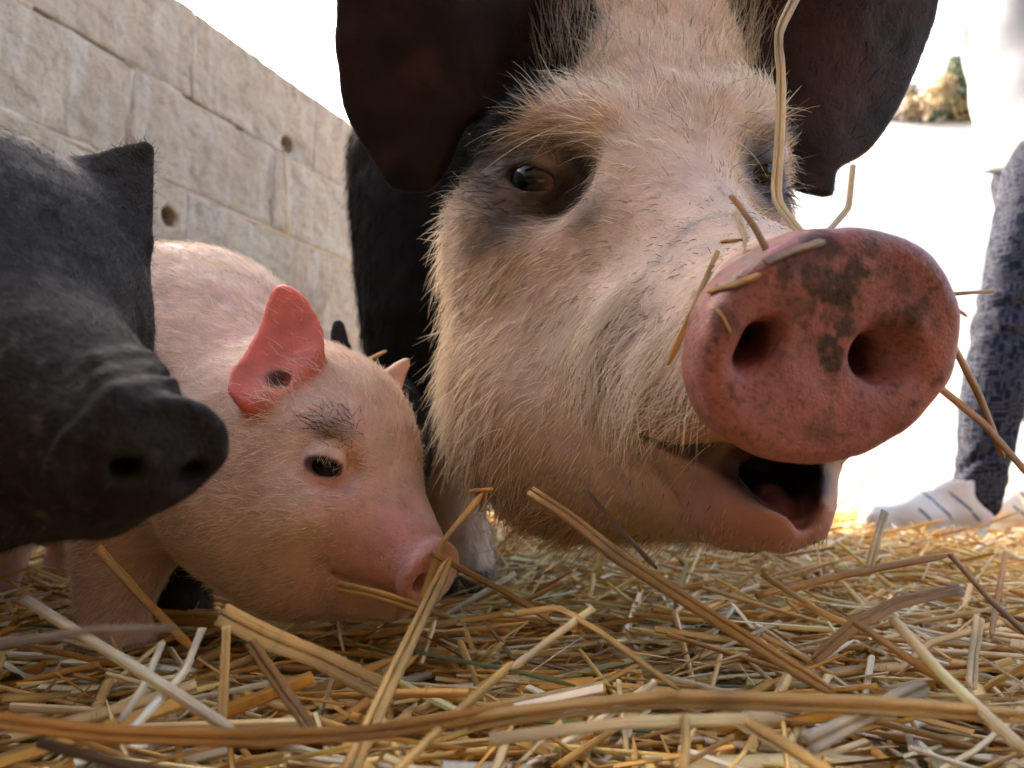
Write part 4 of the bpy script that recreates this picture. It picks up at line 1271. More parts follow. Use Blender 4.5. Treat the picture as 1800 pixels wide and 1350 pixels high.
# ================================================================== straw
def mat_straw():
    t = NT('straw')
    c = t.attr()
    sl = t.n('ShaderNodeAttribute', attribute_name='along').outputs['Vector']
    mp = t.n('ShaderNodeMapping'); mp.inputs['Scale'].default_value = (5, 3.2, 1); t.l(sl, mp.inputs[0])
    st = t.noise(3.0, 5, 0.7, mp.outputs[0])
    mp2 = t.n('ShaderNodeMapping'); mp2.inputs['Scale'].default_value = (26, 2.5, 1); t.l(sl, mp2.inputs[0])
    sp_ = t.noise(3.0, 4, 0.7, mp2.outputs[0])
    c2 = t.mix(0.9, c, t.ramp(st, [(0.26, (0.45, 0.34, 0.22)), (0.45, (1.05, 1.0, 0.92)), (0.75, (1.45, 1.40, 1.32))]), 'MULTIPLY')
    c2 = t.mix(t.ramp(sp_, [(0.60, 0.0), (0.72, 0.7)]), c2, (0.07, 0.04, 0.02))
    mp3 = t.n('ShaderNodeMapping'); mp3.inputs['Scale'].default_value = (1.5, 9, 1); t.l(sl, mp3.inputs[0])
    rib = t.noise(4.0, 3, 0.6, mp3.outputs[0])
    b = t.pbsdf(c2, 0.30, t.bump(rib, 0.9, 0.0007))
    b.inputs['Specular IOR Level'].default_value = 0.6
    tr = t.n('ShaderNodeBsdfTranslucent'); t.l(c2, tr.inputs[0])
    mx = t.n('ShaderNodeMixShader'); mx.inputs[0].default_value = 0.36
    t.l(b.outputs[0], mx.inputs[1]); t.l(tr.outputs[0], mx.inputs[2]); t.l(mx.outputs[0], t.out.inputs[0])
    return t.m
M_STRAW = mat_straw()
PAL = np.array([(0.80, 0.51, 0.15), (0.86, 0.61, 0.24), (0.88, 0.73, 0.42), (0.90, 0.83, 0.66), (0.58, 0.31, 0.075), (0.28, 0.145, 0.04), (0.72, 0.50, 0.22), (0.22, 0.25, 0.07)])
PALW = np.array([.24, .24, .21, .13, .09, .03, .045, .015])

def add_along(me, A):
    a = me.attributes.new('along', 'FLOAT_VECTOR', 'POINT'); a.data.foreach_set('vector', A.astype(np.float32).ravel())

def tubes(C, W, Hh, up, sides=6, phase=0.0):
    """C (n,k,3) centre lines; W, Hh (n,k) half width and half height; up (n,3) the flat side's normal"""
    n, k, _ = C.shape
    T = np.gradient(C, axis=1); T /= np.linalg.norm(T, axis=2, keepdims=True) + 1e-12
    U = up[:, None, :] - T * np.sum(T * up[:, None, :], 2, keepdims=True)
    U /= np.linalg.norm(U, axis=2, keepdims=True) + 1e-12
    S = np.cross(T, U)
    an = np.arange(sides) * 2 * math.pi / sides + phase
    R = C[:, :, None, :] + S[:, :, None, :] * (W[:, :, None] * np.cos(an))[..., None] + U[:, :, None, :] * (Hh[:, :, None] * np.sin(an))[..., None]
    V = R.reshape(-1, 3)
    b = (np.arange(n)[:, None, None] * k + np.arange(k - 1)[None, :, None]) * sides
    j = np.arange(sides)[None, None, :]; j2 = (j + 1) % sides
    Q = np.stack([b + j, b + j2, b + sides + j2, b + sides + j], -1).reshape(-1, 4)
    return V, Q

def litter(n, X, Y, Z, Lr, Wr, tilt, seed, k=6, sides=5, yawbias=0.0):
    r = np.random.default_rng(seed)
    L = r.uniform(*Lr, n) * np.clip(r.lognormal(0, 0.35, n), 0.3, 2.2)
    yaw = r.uniform(0, math.pi * 2, n)
    flat_ = r.random(n) < yawbias
    yaw[flat_] = r.normal(0, 0.35, flat_.sum()) + math.pi * (r.random(flat_.sum()) < 0.5)
    pit = r.normal(0, tilt, n)
    d = np.stack([np.cos(yaw) * np.cos(pit), np.sin(yaw) * np.cos(pit), np.sin(pit)], 1)
    t = np.linspace(-0.5, 0.5, k)
    bend = r.normal(0, 0.045, n); sd = np.cross(d, np.array((0, 0, 1.0))) * r.normal(0, 1, (n, 1)) + np.array((0, 0, 1.0)) * r.normal(0, 0.8, (n, 1))
    C = np.stack([X, Y, Z], 1)[:, None, :] + d[:, None, :] * (L[:, None] * t)[..., None] + sd[:, None, :] * (L * bend)[:, None, None] * (t * t)[None, :, None]
    # a crease in some stalks
    cr = r.random(n) < 0.25; ck = r.integers(1, k - 1, n); ca = r.normal(0, 0.45, n)
    for i in range(k):
        m = cr & (ck < i)
        C[m, i] += sd[m] * ((t[i] - t[ck[m]]) * L[m] * ca[m])[:, None]
    W = r.uniform(*Wr, n)
    kind = r.random(n)
    Hh = np.where(kind < 0.3, W * 0.8, np.where(kind < 0.75, W * 0.32, W * 0.12))
    W = np.where(kind >= 0.75, W * 1.35, W)
    tp = np.ones((n, k)); e = r.random(n) < 0.5; tp[e, -1] *= r.uniform(0.1, 0.7, e.sum())
    up = np.array((0, 0, 1.0)) + r.normal(0, 0.7, (n, 3))
    V, Q = tubes(C, W[:, None] * tp, Hh[:, None] * tp, up, sides)
    ci = r.choice(len(PAL), n, p=PALW)
    col = PAL[ci] * r.uniform(0.80, 1.22, (n, 1))
    col = np.repeat(np.clip(col, 0, 0.9), k * sides, 0)
    al = np.stack([np.repeat((L[:, None] * (t + 0.5)[None]), sides, 1).ravel().reshape(n, k, sides) if False else np.broadcast_to((L[:, None] * (t + 0.5)[None])[:, :, None], (n, k, sides)),
                   np.broadcast_to(np.sin(np.arange(sides) * 2 * math.pi / sides)[None, None, :], (n, k, sides)),
                   np.broadcast_to(r.random(n)[:, None, None] * 200, (n, k, sides))], -1).reshape(-1, 3)
    return V, Q, col, al, C

def inside_pigs(C):
    """which straws would run through an animal above the bedding"""
    n, k, _ = C.shape
    p = C.reshape(-1, 3).astype(np.float32)
    bad = np.zeros(len(p), bool)
    for fld, lo, hi in ((sow_f, (-0.2, 0.2), (0.4, 1.0)), (pk_f, (-0.4, 0.33), (0.02, 0.8)), (gr_f, (-0.3, 0.13), (0.0, 0.45)), (bk_f, (-0.22, 0.5), (0.0, 1.2))):
        m = (p[:, 0] > lo[0]) & (p[:, 0] < hi[0]) & (p[:, 1] > lo[1]) & (p[:, 1] < hi[1])
        if m.any(): bad[m] |= fld(p[m]) < -0.001
    return bad.reshape(n, k).any(1)

def build_litter():
    r = np.random.default_rng(99)
    parts = []
    def wedge(n, y0, y1, over=0.12, pw=1.0):
        y = y0 + (y1 - y0) * r.random(n) ** pw
        x = r.uniform(-1, 1, n) * (0.70 * y + over)
        return x, y
    q = 1.0
    # under layer and top layer near the lens
    x, y = wedge(int(4600 * q), 0.10, 0.62); parts.append(litter(len(x), x, y, r.uniform(-0.028, -0.004, len(x)), (0.05, 0.17), (0.0008, 0.0022), 0.10, 1, 7, 6))
    x, y = wedge(int(1900 * q), 0.13, 0.62); parts.append(litter(len(x), x, y, r.uniform(-0.008, 0.006, len(x)), (0.05, 0.20), (0.0010, 0.0026), 0.13, 2, 7, 6, 0.25))
    x, y = wedge(int(240 * q), 0.20, 0.62); parts.append(litter(len(x), x, y, r.uniform(0.000, 0.014, len(x)), (0.03, 0.09), (0.0007, 0.0018), 0.40, 3, 7, 6))
    x, y = wedge(130, 0.19, 0.55); parts.append(litter(len(x), x, y, r.uniform(-0.006, 0.008, len(x)), (0.07, 0.18), (0.0018, 0.0031), 0.10, 12, 7, 6, 0.15))
    # chaff and short bits
    x, y = wedge(int(5000 * q), 0.10, 0.75); parts.append(litter(len(x), x, y, r.uniform(-0.022, 0.000, len(x)), (0.006, 0.03), (0.0006, 0.0022), 0.30, 4, 4, 5))
    # middle and far
    x, y = wedge(int(11500 * q), 0.55, 1.4); parts.append(litter(len(x), x, y, r.uniform(-0.028, 0.006, len(x)), (0.06, 0.20), (0.0009, 0.0023), 0.12, 5, 6, 5))
    x, y = wedge(int(14000 * q), 1.3, 2.75, 0.3); parts.append(litter(len(x), x, y, r.uniform(-0.028, 0.004, len(x)), (0.08, 0.26), (0.0016, 0.0034), 0.11, 6, 5, 4))
    x, y = wedge(int(900 * q), 0.6, 2.5, 0.3); parts.append(litter(len(x), x, y, r.uniform(0.002, 0.014, len(x)), (0.05, 0.14), (0.0012, 0.0026), 0.40, 7, 6, 5))
    # behind and beside the lens
    xb = r.uniform(-2.2, 2.2, int(9000 * q)); yb = r.uniform(-1.0, 1.6, len(xb)); m = np.abs(xb) > 0.62 * np.maximum(yb, 0) + 0.12
    xb, yb = xb[m], yb[m]; parts.append(litter(len(xb), xb, yb, r.uniform(-0.028, 0.0, len(xb)), (0.08, 0.24), (0.0014, 0.0030), 0.08, 8, 5, 4))
    Vs, Qs, Cs, As = [], [], [], []; off = 0
    for V, Q, c, a, C in parts:
        n, k, _ = C.shape; per = len(V) // n
        near = (C[:, :, 1].min(1) < 1.3)
        bad = np.zeros(n, bool); bad[near] = inside_pigs(C[near])
        tall = ((C[:, :, 2] > 0.034) & (C[:, :, 1] < 0.60)).any(1) | ((C[:, :, 2] > 0.05) & (C[:, :, 1] < 1.3)).any(1)
        # nothing lies right in front of the lens
        cl = np.linalg.norm(C - np.array((0, 0, CAM_H)), axis=2).min(1) < 0.085
        # not through the wall
        wv = ((C - WALL_O) @ WALL_N); wu = ((C - WALL_O) @ WALL_U)
        thr = ((wv < 0.004) & (wu < 0.92)).any(1)
        keep = ~(bad | cl | thr | tall)
        kv = np.repeat(keep, per); idx = np.cumsum(kv) - 1
        kq = keep[Q[:, 0] // per]
        Vs.append(V[kv]); Cs.append(c[kv]); As.append(a[kv]); Qs.append(idx[Q[kq]] + off); off += kv.sum()
    V = np.concatenate(Vs); Q = np.concatenate(Qs)
    me = mesh_np('straw_litter', V, Q, True, M_STRAW, np.concatenate(Cs))
    add_along(me, np.concatenate(As))
    o = new_obj('straw_litter', me)
    tag(o, 'loose golden straw bedding spread over the yard floor', 'straw', kind='stuff')
    print('litter tris', len(Q) * 2)
build_litter()

# --- straws that can be told apart
COLS = dict(gold=(0.72, 0.48, 0.17), pale=(0.80, 0.65, 0.38), white=(0.86, 0.78, 0.62), brown=(0.48, 0.26, 0.075), dark=(0.17, 0.085, 0.03), amber=(0.64, 0.33, 0.075), green=(0.14, 0.18, 0.04), dull=(0.38, 0.29, 0.20))
def crv(pts, m):
    pts = np.array(pts, float); n = len(pts)
    if n == 2: return pts[0] + (pts[1] - pts[0]) * np.linspace(0, 1, m)[:, None]
    d = np.r_[0, np.cumsum(np.linalg.norm(np.diff(pts, axis=0), axis=1))]
    tt = np.linspace(0, d[-1], m)
    out = np.stack([np.interp(tt, d, pts[:, i]) for i in range(3)], 1)
    for _ in range(1): out[1:-1] = out[1:-1] * 0.6 + 0.2 * (out[:-2] + out[2:])
    return out
def stalk(label, pts, w, colr, flat=0.85, node=None, ragged=0.5, face=None, name='straw_stalk', split=0):
    """one straw: pts are (px, py, depth); w its full width in metres; flat the height/width ratio"""
    r = np.random.default_rng(sum(map(ord, label)))
    w = w * 0.84
    pw = [P(*p) if len(p) == 3 else P(p[0], p[1], hit(sow_f, p[0], p[1]) - w * 0.35) for p in pts]
    m = 22
    C = crv(pw, m)
    base = C[np.argmin(C[:, 2])].copy()
    sv = np.linspace(0, 1, m); W = np.full(m, w / 2) * (1 + 0.05 * np.sin(sv * 7 + r.random() * 6) + 0.03 * np.sin(sv * 17 + r.random() * 6)); H_ = W * flat
    if ragged: W[-1] *= 0.35; H_[-1] *= 0.6; W[-2] *= 0.85
    if node is not None:
        s_ = np.linspace(0, 1, m); b = np.exp(-((s_ - node) / 0.02) ** 2)
        W *= 1 + 0.28 * b; H_ *= 1 + 0.28 * b
    up = np.array(face if face is not None else cdir(0.1, 0.5, -0.8))
    sides = 16
    ns = split or (1 if w < 0.0040 else 2)
    T_ = np.gradient(C, axis=0); T_ /= np.linalg.norm(T_, axis=1, keepdims=True)
    U_ = up[None] - T_ * (T_ @ up)[:, None]; U_ /= np.linalg.norm(U_, axis=1, keepdims=True); S_ = np.cross(T_, U_)
    CS, WS, HS = [], [], []
    cutl = np.r_[0, np.sort(r.uniform(0.35, 0.65, ns - 1)) if ns == 2 else np.linspace(0, 1, ns + 1)[1:-1] + r.normal(0, .06, ns - 1), 1]
    for i in range(ns):                    # a crushed stalk comes apart in strands along its length
        mid = (cutl[i] + cutl[i + 1]) - 1; hw = (cutl[i + 1] - cutl[i])
        gapv = 1 + (0.30 * np.maximum(sv - r.uniform(0.3, 0.8), 0) if ns > 1 else 0) + (0.25 * np.maximum(r.uniform(0.1, 0.5) - sv, 0) if ns > 1 else 0)
        e0 = int(r.integers(0, 3)) if i else 0
        CS.append(C + S_ * (W * mid * gapv)[:, None] + U_ * (W * 0.10 * r.normal())[:, None]); WS.append(W * hw * 0.97); HS.append(np.minimum(H_, W * hw * 1.1) * r.uniform(0.8, 1.1))
    CS, WS, HS = np.array(CS), np.array(WS), np.array(HS)
    V, Q = tubes(CS, WS, HS, np.tile(up, (ns, 1)), sides)
    rr_ = (V.reshape(ns, m, sides, 3) - CS[:, :, None, :]) * (1 + (r.random((ns, 1, sides)) * 0.24 - 0.12))[..., None]
    V = (rr_ + CS[:, :, None, :]).reshape(-1, 3)
    c = np.array(COLS[colr]) * r.uniform(0.98, 1.14)
    s_ = np.linspace(0, 1, m)[:, None]
    colv = c * (0.88 + 0.2 * np.sin(s_ * 5 + r.random() * 6)) * (1 + 0.05 * r.normal(size=(m, 1)))
    if node is not None: colv = colv * (1 - 0.35 * np.exp(-((s_ - node + 0.015) / 0.02) ** 2))
    colv = np.concatenate([np.repeat(np.clip(colv * r.uniform(0.8, 1.12), 0, 0.9), sides, 0) for _ in range(ns)])
    L = np.linalg.norm(np.diff(C, axis=0), axis=1).sum()
    al = np.concatenate([np.stack([np.repeat(np.linspace(0, L, m), sides), np.tile(np.sin(np.arange(sides) * 2 * math.pi / sides), m), np.full(m * sides, r.random() * 200)], 1) for _ in range(ns)])
    # close the ends
    n0 = ns * m * sides; ends = []; T3 = []
    for i in range(ns):
        for k_ in (0, m - 1):
            o_ = (i * m + k_) * sides; ends.append(V[o_:o_ + sides].mean(0)); ci = n0 + len(ends) - 1
            T3 += [(ci, o_ + (j + 1) % sides, o_ + j) if k_ == 0 else (ci, o_ + j, o_ + (j + 1) % sides) for j in range(sides)]
    V = np.concatenate([V, np.array(ends)])
    me = bpy.data.meshes.new(name)
    faces = [tuple(map(int, f_)) for f_ in Q] + T3
    me.from_pydata([tuple(v) for v in (V - base)], [], faces)
    me.polygons.foreach_set('use_smooth', np.ones(len(faces), bool))
    colv = np.concatenate([colv, np.tile(c * 0.35, (2 * ns, 1))]); al = np.concatenate([al, np.zeros((2 * ns, 3))])
    a = me.color_attributes.new('tint', 'FLOAT_COLOR', 'POINT')
    a.data.foreach_set('color', np.concatenate([colv, np.ones((len(colv), 1))], 1).astype(np.float32).ravel())
    add_along(me, al)
    me.materials.append(M_STRAW)
    o = new_obj(name, me); o.location = base
    tag(o, label, 'straw', 'straws lying loose in the bedding')
    return o

def build_stalks():
    S = stalk
    S('broad pale straw leaning from the bottom edge up to the pink piglet snout', [(612, 1362, .205), (690, 1190, .262), (790, 982, .392)], .0066, 'gold', .35, .78)
    S('thin bent straw rising past the pink piglet snout towards the sow', [(742, 1052, .395), (776, 955, .402), (850, 866, .410)], .0040, 'gold', .5)
    S('short tip of straw lying across the top of the bent straw', [(824, 864, .408), (868, 860, .410)], .0028, 'amber', .4)
    S('stubby straw across the mouth of the pink piglet', [(594, 1030, .392), (660, 1043, .398), (738, 1068, .400)], .0060, 'gold', .6)
    S('brown straw poking out to the right of the pink piglet snout', [(758, 972, .388), (900, 1048, .40), (975, 1096, .41)], .0040, 'brown', .5)
    S('long straw with a thick node lying along the bottom left', [(-40, 1262, .205), (180, 1290, .205), (430, 1298, .208), (640, 1290, .214), (900, 1248, .225)], .0052, 'amber', .8, .52, 0)
    S('wide straw continuing flat along the bottom to the right', [(820, 1268, .222), (1000, 1245, .224), (1180, 1228, .228), (1540, 1240, .235), (1830, 1262, .240)], .0060, 'gold', .45, .45)
    S('split flat straw just under the wide bottom straw', [(860, 1300, .215), (1100, 1270, .220), (1380, 1262, .228)], .0042, 'pale', .3)
    S('slanting brown straw in front of the pink piglet foreleg', [(170, 962, .300), (250, 1050, .305), (340, 1142, .315)], .0040, 'amber', .5)
    S('bright whitish straw slanting down at the lower left', [(40, 1052, .275), (255, 1185, .262), (420, 1292, .240)], .0042, 'white', .6)
    S('broad golden leaf sheath arching below the pink piglet chin', [(388, 1078, .285), (470, 1120, .285), (560, 1155, .285), (690, 1222, .282)], .0100, 'gold', .12, None, .5, cdir(.25, .6, -.8))
    S('dark split straw crossing the lower left towards the camera', [(440, 1128, .262), (500, 1215, .252), (552, 1290, .238)], .0050, 'brown', .3)
    S('upright flat golden blade standing in the lower left straw', [(398, 1100, .278), (394, 1190, .262), (390, 1272, .245)], .0040, 'gold', .15)
    S('white straw leaning right in the lower left heap', [(355, 1105, .290), (325, 1180, .268), (215, 1300, .236)], .0038, 'white', .4)
    S('second white straw crossing under the leaf sheath', [(285, 1130, .285), (250, 1210, .262), (210, 1270, .245)], .0036, 'white', .4)
    S('slim golden straw slanting up from the bottom middle', [(690, 1362, .195), (790, 1265, .225), (900, 1165, .262)], .0034, 'gold', .8, .55)
    S('thick weathered brown straw slanting under the sow chin', [(932, 864, .315), (1010, 915, .305), (1080, 975, .292), (1220, 1065, .275), (1330, 1135, .265), (1470, 1222, .250)], .0062, 'brown', .55, .35)
    S('fine dark stem lying along the weathered brown straw', [(1028, 858, .318), (1085, 925, .308), (1155, 1000, .292)], .0024, 'dark', .6)
    S('grey brown straw blurred right by the camera at left', [(-20, 1138, .150), (150, 1108, .158), (312, 1104, .165)], .0021, 'dull', .8)
    S('pale round straw running off the bottom right corner', [(1570, 1090, .275), (1660, 1190, .252), (1810, 1330, .222)], .0046, 'pale', .85)
    S('brown straw just left of the pale corner straw', [(1500, 1092, .272), (1600, 1160, .262), (1770, 1268, .240)], .0036, 'brown', .6)
    S('thin golden straw kinked downwards at the middle', [(905, 1080, .300), (982, 1068, .298), (1060, 1115, .285), (1195, 1214, .262)], .0032, 'gold', .5)
    S('pale straw leaning left at the middle of the bedding', [(1042, 1070, .298), (975, 1118, .285), (898, 1176, .270)], .0032, 'pale', .5)
    S('dry dark leaf twisting above the straw at lower right', [(1690, 1035, .310), (1580, 1058, .300), (1500, 1100, .290), (1428, 1165, .282)], .0060, 'brown', .12, None, .8, cdir(-.3, .7, -.7))
    S('bundle of pale split straw slanting at the lower right', [(1420, 1308, .222), (1520, 1258, .236), (1630, 1205, .250)], .0068, 'white', .3)
    S('pale blade standing up right of the sow chin', [(1556, 898, .420), (1540, 955, .400), (1525, 1012, .390)], .0050, 'pale', .2)
    S('short upright stub at the bottom edge right of centre', [(1204, 1262, .222), (1206, 1305, .212), (1200, 1362, .200)], .0034, 'gold', .7)
    S('green grass blade lying in the straw near the middle', [(720, 1143, .290), (800, 1160, .288), (900, 1178, .286), (1012, 1206, .282)], .0018, 'green', .3)
    S('dark stem at the very bottom left corner', [(70, 1305, .195), (180, 1335, .190), (310, 1365, .185)], .0030, 'dark', .7)
    S('golden straw slanting down below the bottom right bundle', [(1310, 1265, .226), (1400, 1320, .215), (1470, 1365, .206)], .0046, 'gold', .5)
    S('thin upright stalk among the straw on the right', [(1768, 970, .40), (1752, 1060, .37), (1742, 1120, .35)], .0034, 'amber', .5)
    S('pale flat blade standing up at the far right', [(1722, 1085, .33), (1712, 1150, .315), (1708, 1210, .30)], .0055, 'pale', .2)
    S('straw leaning between the corner straw and the weathered one', [(1340, 1010, .345), (1440, 1075, .325), (1540, 1120, .31)], .0034, 'gold', .6)
    S('long straw rising to the right below the snout', [(1330, 1048, .345), (1480, 1012, .365), (1670, 975, .39)], .0042, 'amber', .6)
    S('dark straw slanting down from the right edge', [(1670, 975, .36), (1740, 1055, .34), (1810, 1120, .325)], .0036, 'brown', .6)
    # on and about the snout
    S('tall pale stalk standing in front of the right ear', [(1402, -12, .375), (1366, 60, .365), (1374, 130, .360), (1371, 240, .350), (1363, 352, .338), (1416, 420, .318)], .0054, 'pale', .45, .27, 0)
    S('crooked straw sticking up from the top of the snout', [(1500, 290, .330), (1492, 365, .322), (1462, 400, .315), (1440, 418, .305)], .0028, 'pale', .5)
    S('blurred golden straw lying over the bridge of the snout', [(1286, 343, .285), (1325, 395, .280), (1352, 446, .276), (1380, 474, .274)], .0032, 'amber', .6)
    S('pale straw hanging from the bridge to the snout rim', [(1294, 372), (1310, 420), (1318, 482)], .0030, 'pale', .4)
    S('tiny straw end lying crosswise on the bridge', [(1268, 424), (1290, 422), (1312, 420)], .0022, 'amber', .5)
    S('thin straw hanging down the left side of the snout', [(1262, 442), (1236, 500, .305), (1212, 560, .297), (1174, 642, .310)], .0028, 'gold', .5)
    S('flat straw stuck along the upper rim of the snout', [(1246, 512), (1290, 500), (1338, 482)], .0034, 'amber', .3)
    S('short chip of straw on the left of the snout disc', [(1258, 540), (1272, 558), (1285, 586)], .0016, 'gold', .4)
    S('long flake of straw along the top edge of the snout', [(1345, 462), (1395, 440), (1450, 424)], .0036, 'dull', .3)
    S('straw sticking out to the right of the snout', [(1640, 520, .298), (1700, 515, .300), (1750, 512, .303)], .0022, 'gold', .5)
    S('short straw below the one sticking out right', [(1650, 522, .300), (1700, 556, .304)], .0022, 'amber', .5)
    S('brown straw slanting down behind the right of the snout', [(1672, 598, .315), (1720, 690, .320), (1765, 805, .325)], .0044, 'brown', .5)
    S('pale brown straw running from snout to the right edge', [(1650, 680, .315), (1730, 745, .318), (1815, 842, .322)], .0046, 'amber', .5)
    # hanging from the hole in the wall
    d = lambda x, y: float(np.linalg.norm(ray_plane(x, y, WALL_O + WALL_N * 0.006, WALL_N) - np.array((0, 0, CAM_H)))) / float(np.linalg.norm(P(x, y, 1.0) - np.array((0, 0, CAM_H))))
    S('thin straw hanging from the hole in the block wall', [(498, 256, d(498, 256)), (502, 330, d(502, 330)), (508, 420, d(508, 420))], .0040, 'pale', .5)
    S('straw lying on the back of the black piglet', [(628, 640, .615), (655, 628, .612), (680, 616, .612)], .0040, 'gold', .5)
build_stalks()
print('straw', _time.time() - _t0)

# ================================================================== the person at the right
def person():
    A = np.array
    gx, gy = 0.931, 1.60                   # ankle of the near leg
    hip = A((1.165, 1.70, 0.86))
    root = empty('person', (1.1, 1.68, 0.0))
    tag(root, 'person in white top, letter-print leggings and white trainers at the right edge', 'person')
    # leggings: two legs and the seat
    def legs(off):
        a = A((gx, gy, 0.075)); b = A((gx + 0.012, gy, 0.11)); kn = A((gx + 0.100, gy + 0.01, 0.47)); th = A((gx + 0.225, gy + 0.03, 0.80))
        a2 = A((1.24, 1.80, 0.075)); k2 = A((1.23, 1.79, 0.47)); t2 = A((1.215, 1.76, 0.80))
        f = Field()
        f.add(chain([a, b, a * .55 + kn * .45, kn, th], (.046 + off, .046 + off, .058 + off, .056 + off, .080 + off)))
        f.add(chain([a2, a2 * .5 + k2 * .5, k2, t2], (.044 + off, .060 + off, .058 + off, .088 + off)), .03)
        f.add(ell((1.215, 1.69, .91), (.085 + off, .150 + off, .095 + off)), .05)
        return f
    lf = legs(0.0)
    fold = lambda p: 0.004 * np.sin(p[:, 2] * 95 + 9 * vnoise(p, 14)) * np.exp(-((p[:, 2] - 0.44) / 0.09) ** 2) + 0.003 * np.sin(p[:, 2] * 130 + 7 * vnoise(p, 18, 3.)) * np.exp(-((p[:, 2] - 0.14) / 0.06) ** 2) + 0.002 * vnoise(p, 25)
    lf.warp(fold)
    V, Q = surface(lf, (0.80, 1.40, 0.03), (1.42, 1.98, 1.04), 0.007)
    V = V[:]; z = V[:, 2]
    near = V[:, 1] < 1.70
    ax = np.where(near, gx + 0.22 * z, 1.225); ay = np.where(near, gy + 0.02 * z, 1.79)
    th = np.arctan2(V[:, 1] - ay, V[:, 0] - ax)
    t = NT('letter_print_leggings')
    uv = t.n('ShaderNodeAttribute', attribute_name='along').outputs['Vector']
    sx = t.n('ShaderNodeSeparateXYZ'); t.l(uv, sx.inputs[0])
    def layer(cw, ch, ox, rot):
        a, b = (sx.outputs[0], sx.outputs[1]) if not rot else (sx.outputs[1], sx.outputs[0])
        b = t.math('ADD', t.math('DIVIDE', b, ch), ox); row = t.math('FLOOR', b)
        a = t.math('ADD', t.math('DIVIDE', a, cw), t.math('MULTIPLY', row, 0.37)); colm = t.math('FLOOR', a)
        fx = t.math('SUBTRACT', a, colm); fy = t.math('SUBTRACT', b, row)
        segs = [(0.15, 0.15, .12, .88), (0.80, 0.80, .12, .88), (.15, .80, .88, .88), (.15, .80, .50, .50), (.15, .80, .12, .12), (.47, .47, .12, .88)]
        tot = None
        for i, (x0, x1, y0, y1) in enumerate(segs):
            cx, hx = (x0 + x1) / 2, (x1 - x0) / 2; cy, hy = (y0 + y1) / 2, (y1 - y0) / 2
            dx = t.math('MAXIMUM', t.math('SUBTRACT', t.math('ABSOLUTE', t.math('SUBTRACT', fx, cx)), hx), 0.0)
            dy = t.math('MAXIMUM', t.math('SUBTRACT', t.math('ABSOLUTE', t.math('SUBTRACT', fy, cy)), hy), 0.0)
            on_ = t.math('LESS_THAN', t.math('MAXIMUM', dx, dy), 0.085)
            wn_ = t.n('ShaderNodeTexWhiteNoise', noise_dimensions='3D')
            cb = t.n('ShaderNodeCombineXYZ'); t.l(colm, cb.inputs[0]); t.l(row, cb.inputs[1]); cb.inputs[2].default_value = i * 3.7 + ox * 11
            t.l(cb.outputs[0], wn_.inputs['Vector'])
            g = t.math('LESS_THAN', wn_.outputs['Value'], (.75, .55, .6, .55, .6, .18)[i])
            v = t.math('MULTIPLY', on_, g)
            tot = v if tot is None else t.math('MAXIMUM', tot, v)
        return tot
    m1 = layer(0.017, 0.024, 0.0, False)
    m2 = layer(0.024, 0.036, 0.4, True)
    sel = t.n('ShaderNodeTexVoronoi'); sel.inputs['Scale'].default_value = 14; t.l(uv, sel.inputs['Vector'])
    pick = t.math('GREATER_THAN', t.n('ShaderNodeSeparateColor', i_0=sel.outputs['Color']).outputs[0], 0.6)
    pat = t.mix(pick, m1, m2)
    wear = t.noise(400, 3, 0.6, t.obj())
    navy = t.ramp(wear, [(0.3, (0.006, 0.008, 0.017)), (0.7, (0.012, 0.015, 0.028))])
    t.pbsdf(t.mix(t.math('MULTIPLY', pat, 0.75), navy, (0.062, 0.066, 0.086)), 0.9, t.bump(t.noise(900, 2, 0.5, t.obj()), 0.4, 0.001), Specular_IOR_Level=0.05)
    o = child_mesh(root, 'leggings', V, Q, t.m)
    add_along(o.data, np.stack([th * 0.07, z, near * 3.0], 1))
    # top: long white shirt with folds
    T0 = A((1.195, 1.69, 0.0))
    def up(x, y, z): return T0 + A((x, y, z))
    arms = {s_: [up(0, s_ * .19, 1.40), up(.05, s_ * .25, 1.14), up(-.06, s_ * .12, 1.26)] for s_ in (-1, 1)}
    f = Field()
    f.add(chain([up(0, 0, .74), up(0, 0, .95), up(0, 0, 1.15), up(0, 0, 1.36)], (.132, .132, .13, .125)))
    f.add(chain([up(.005, -.055, .74), up(.005, -.04, .95)], (.126, .126)), .03)
    f.add(ell(up(0, 0, 1.38), (.10, .20, .09)), .06)
    for s_ in (-1, 1): f.add(chain(arms[s_], (.062, .048, .040)), .03)
    f.sub(lambda p: (p[:, 2] - 0.735 - 0.42 * (p[:, 1] - 1.53)) * 0.92, 0.006)
    f.sub(ell(up(0, 0, .70), (.120, .124, .12)), 0.004)
    f.sub(ell(up(0, -.055, .70), (.116, .116, .12)), 0.004)
    f.warp(lambda p: 0.008 * np.sin(p[:, 0] * 28 + p[:, 1] * 34 + 6 * vnoise(p, 6)) * sstep(1.2, .8, p[:, 2]) + 0.006 * vnoise(p, 12))
    V, Q = surface(f, (0.98, 1.33, 0.66), (1.44, 2.06, 1.56), 0.009)
    t = NT('white_cotton'); co = t.obj()
    t.pbsdf(t.ramp(t.noise(6, 4, .6, co), [(.3, (.11, .125, .155)), (.7, (.18, .195, .23))]), .85, t.bump(t.noise(600, 2, .5, co), .3, .001))
    child_mesh(root, 'shirt', V, Q, t.m)
    # the body under the clothes: head, trunk, arms with hands, legs
    f = legs(-0.012)
    f.add(chain([up(0, 0, .95), up(0, 0, 1.15), up(0, 0, 1.36)], (.115, .112, .10)), .03)
    f.add(ell(up(0, 0, 1.38), (.08, .18, .07)), .05)
    f.add(cone(up(-.01, 0, 1.42), up(-.025, 0, 1.55), .052, .050), .03)
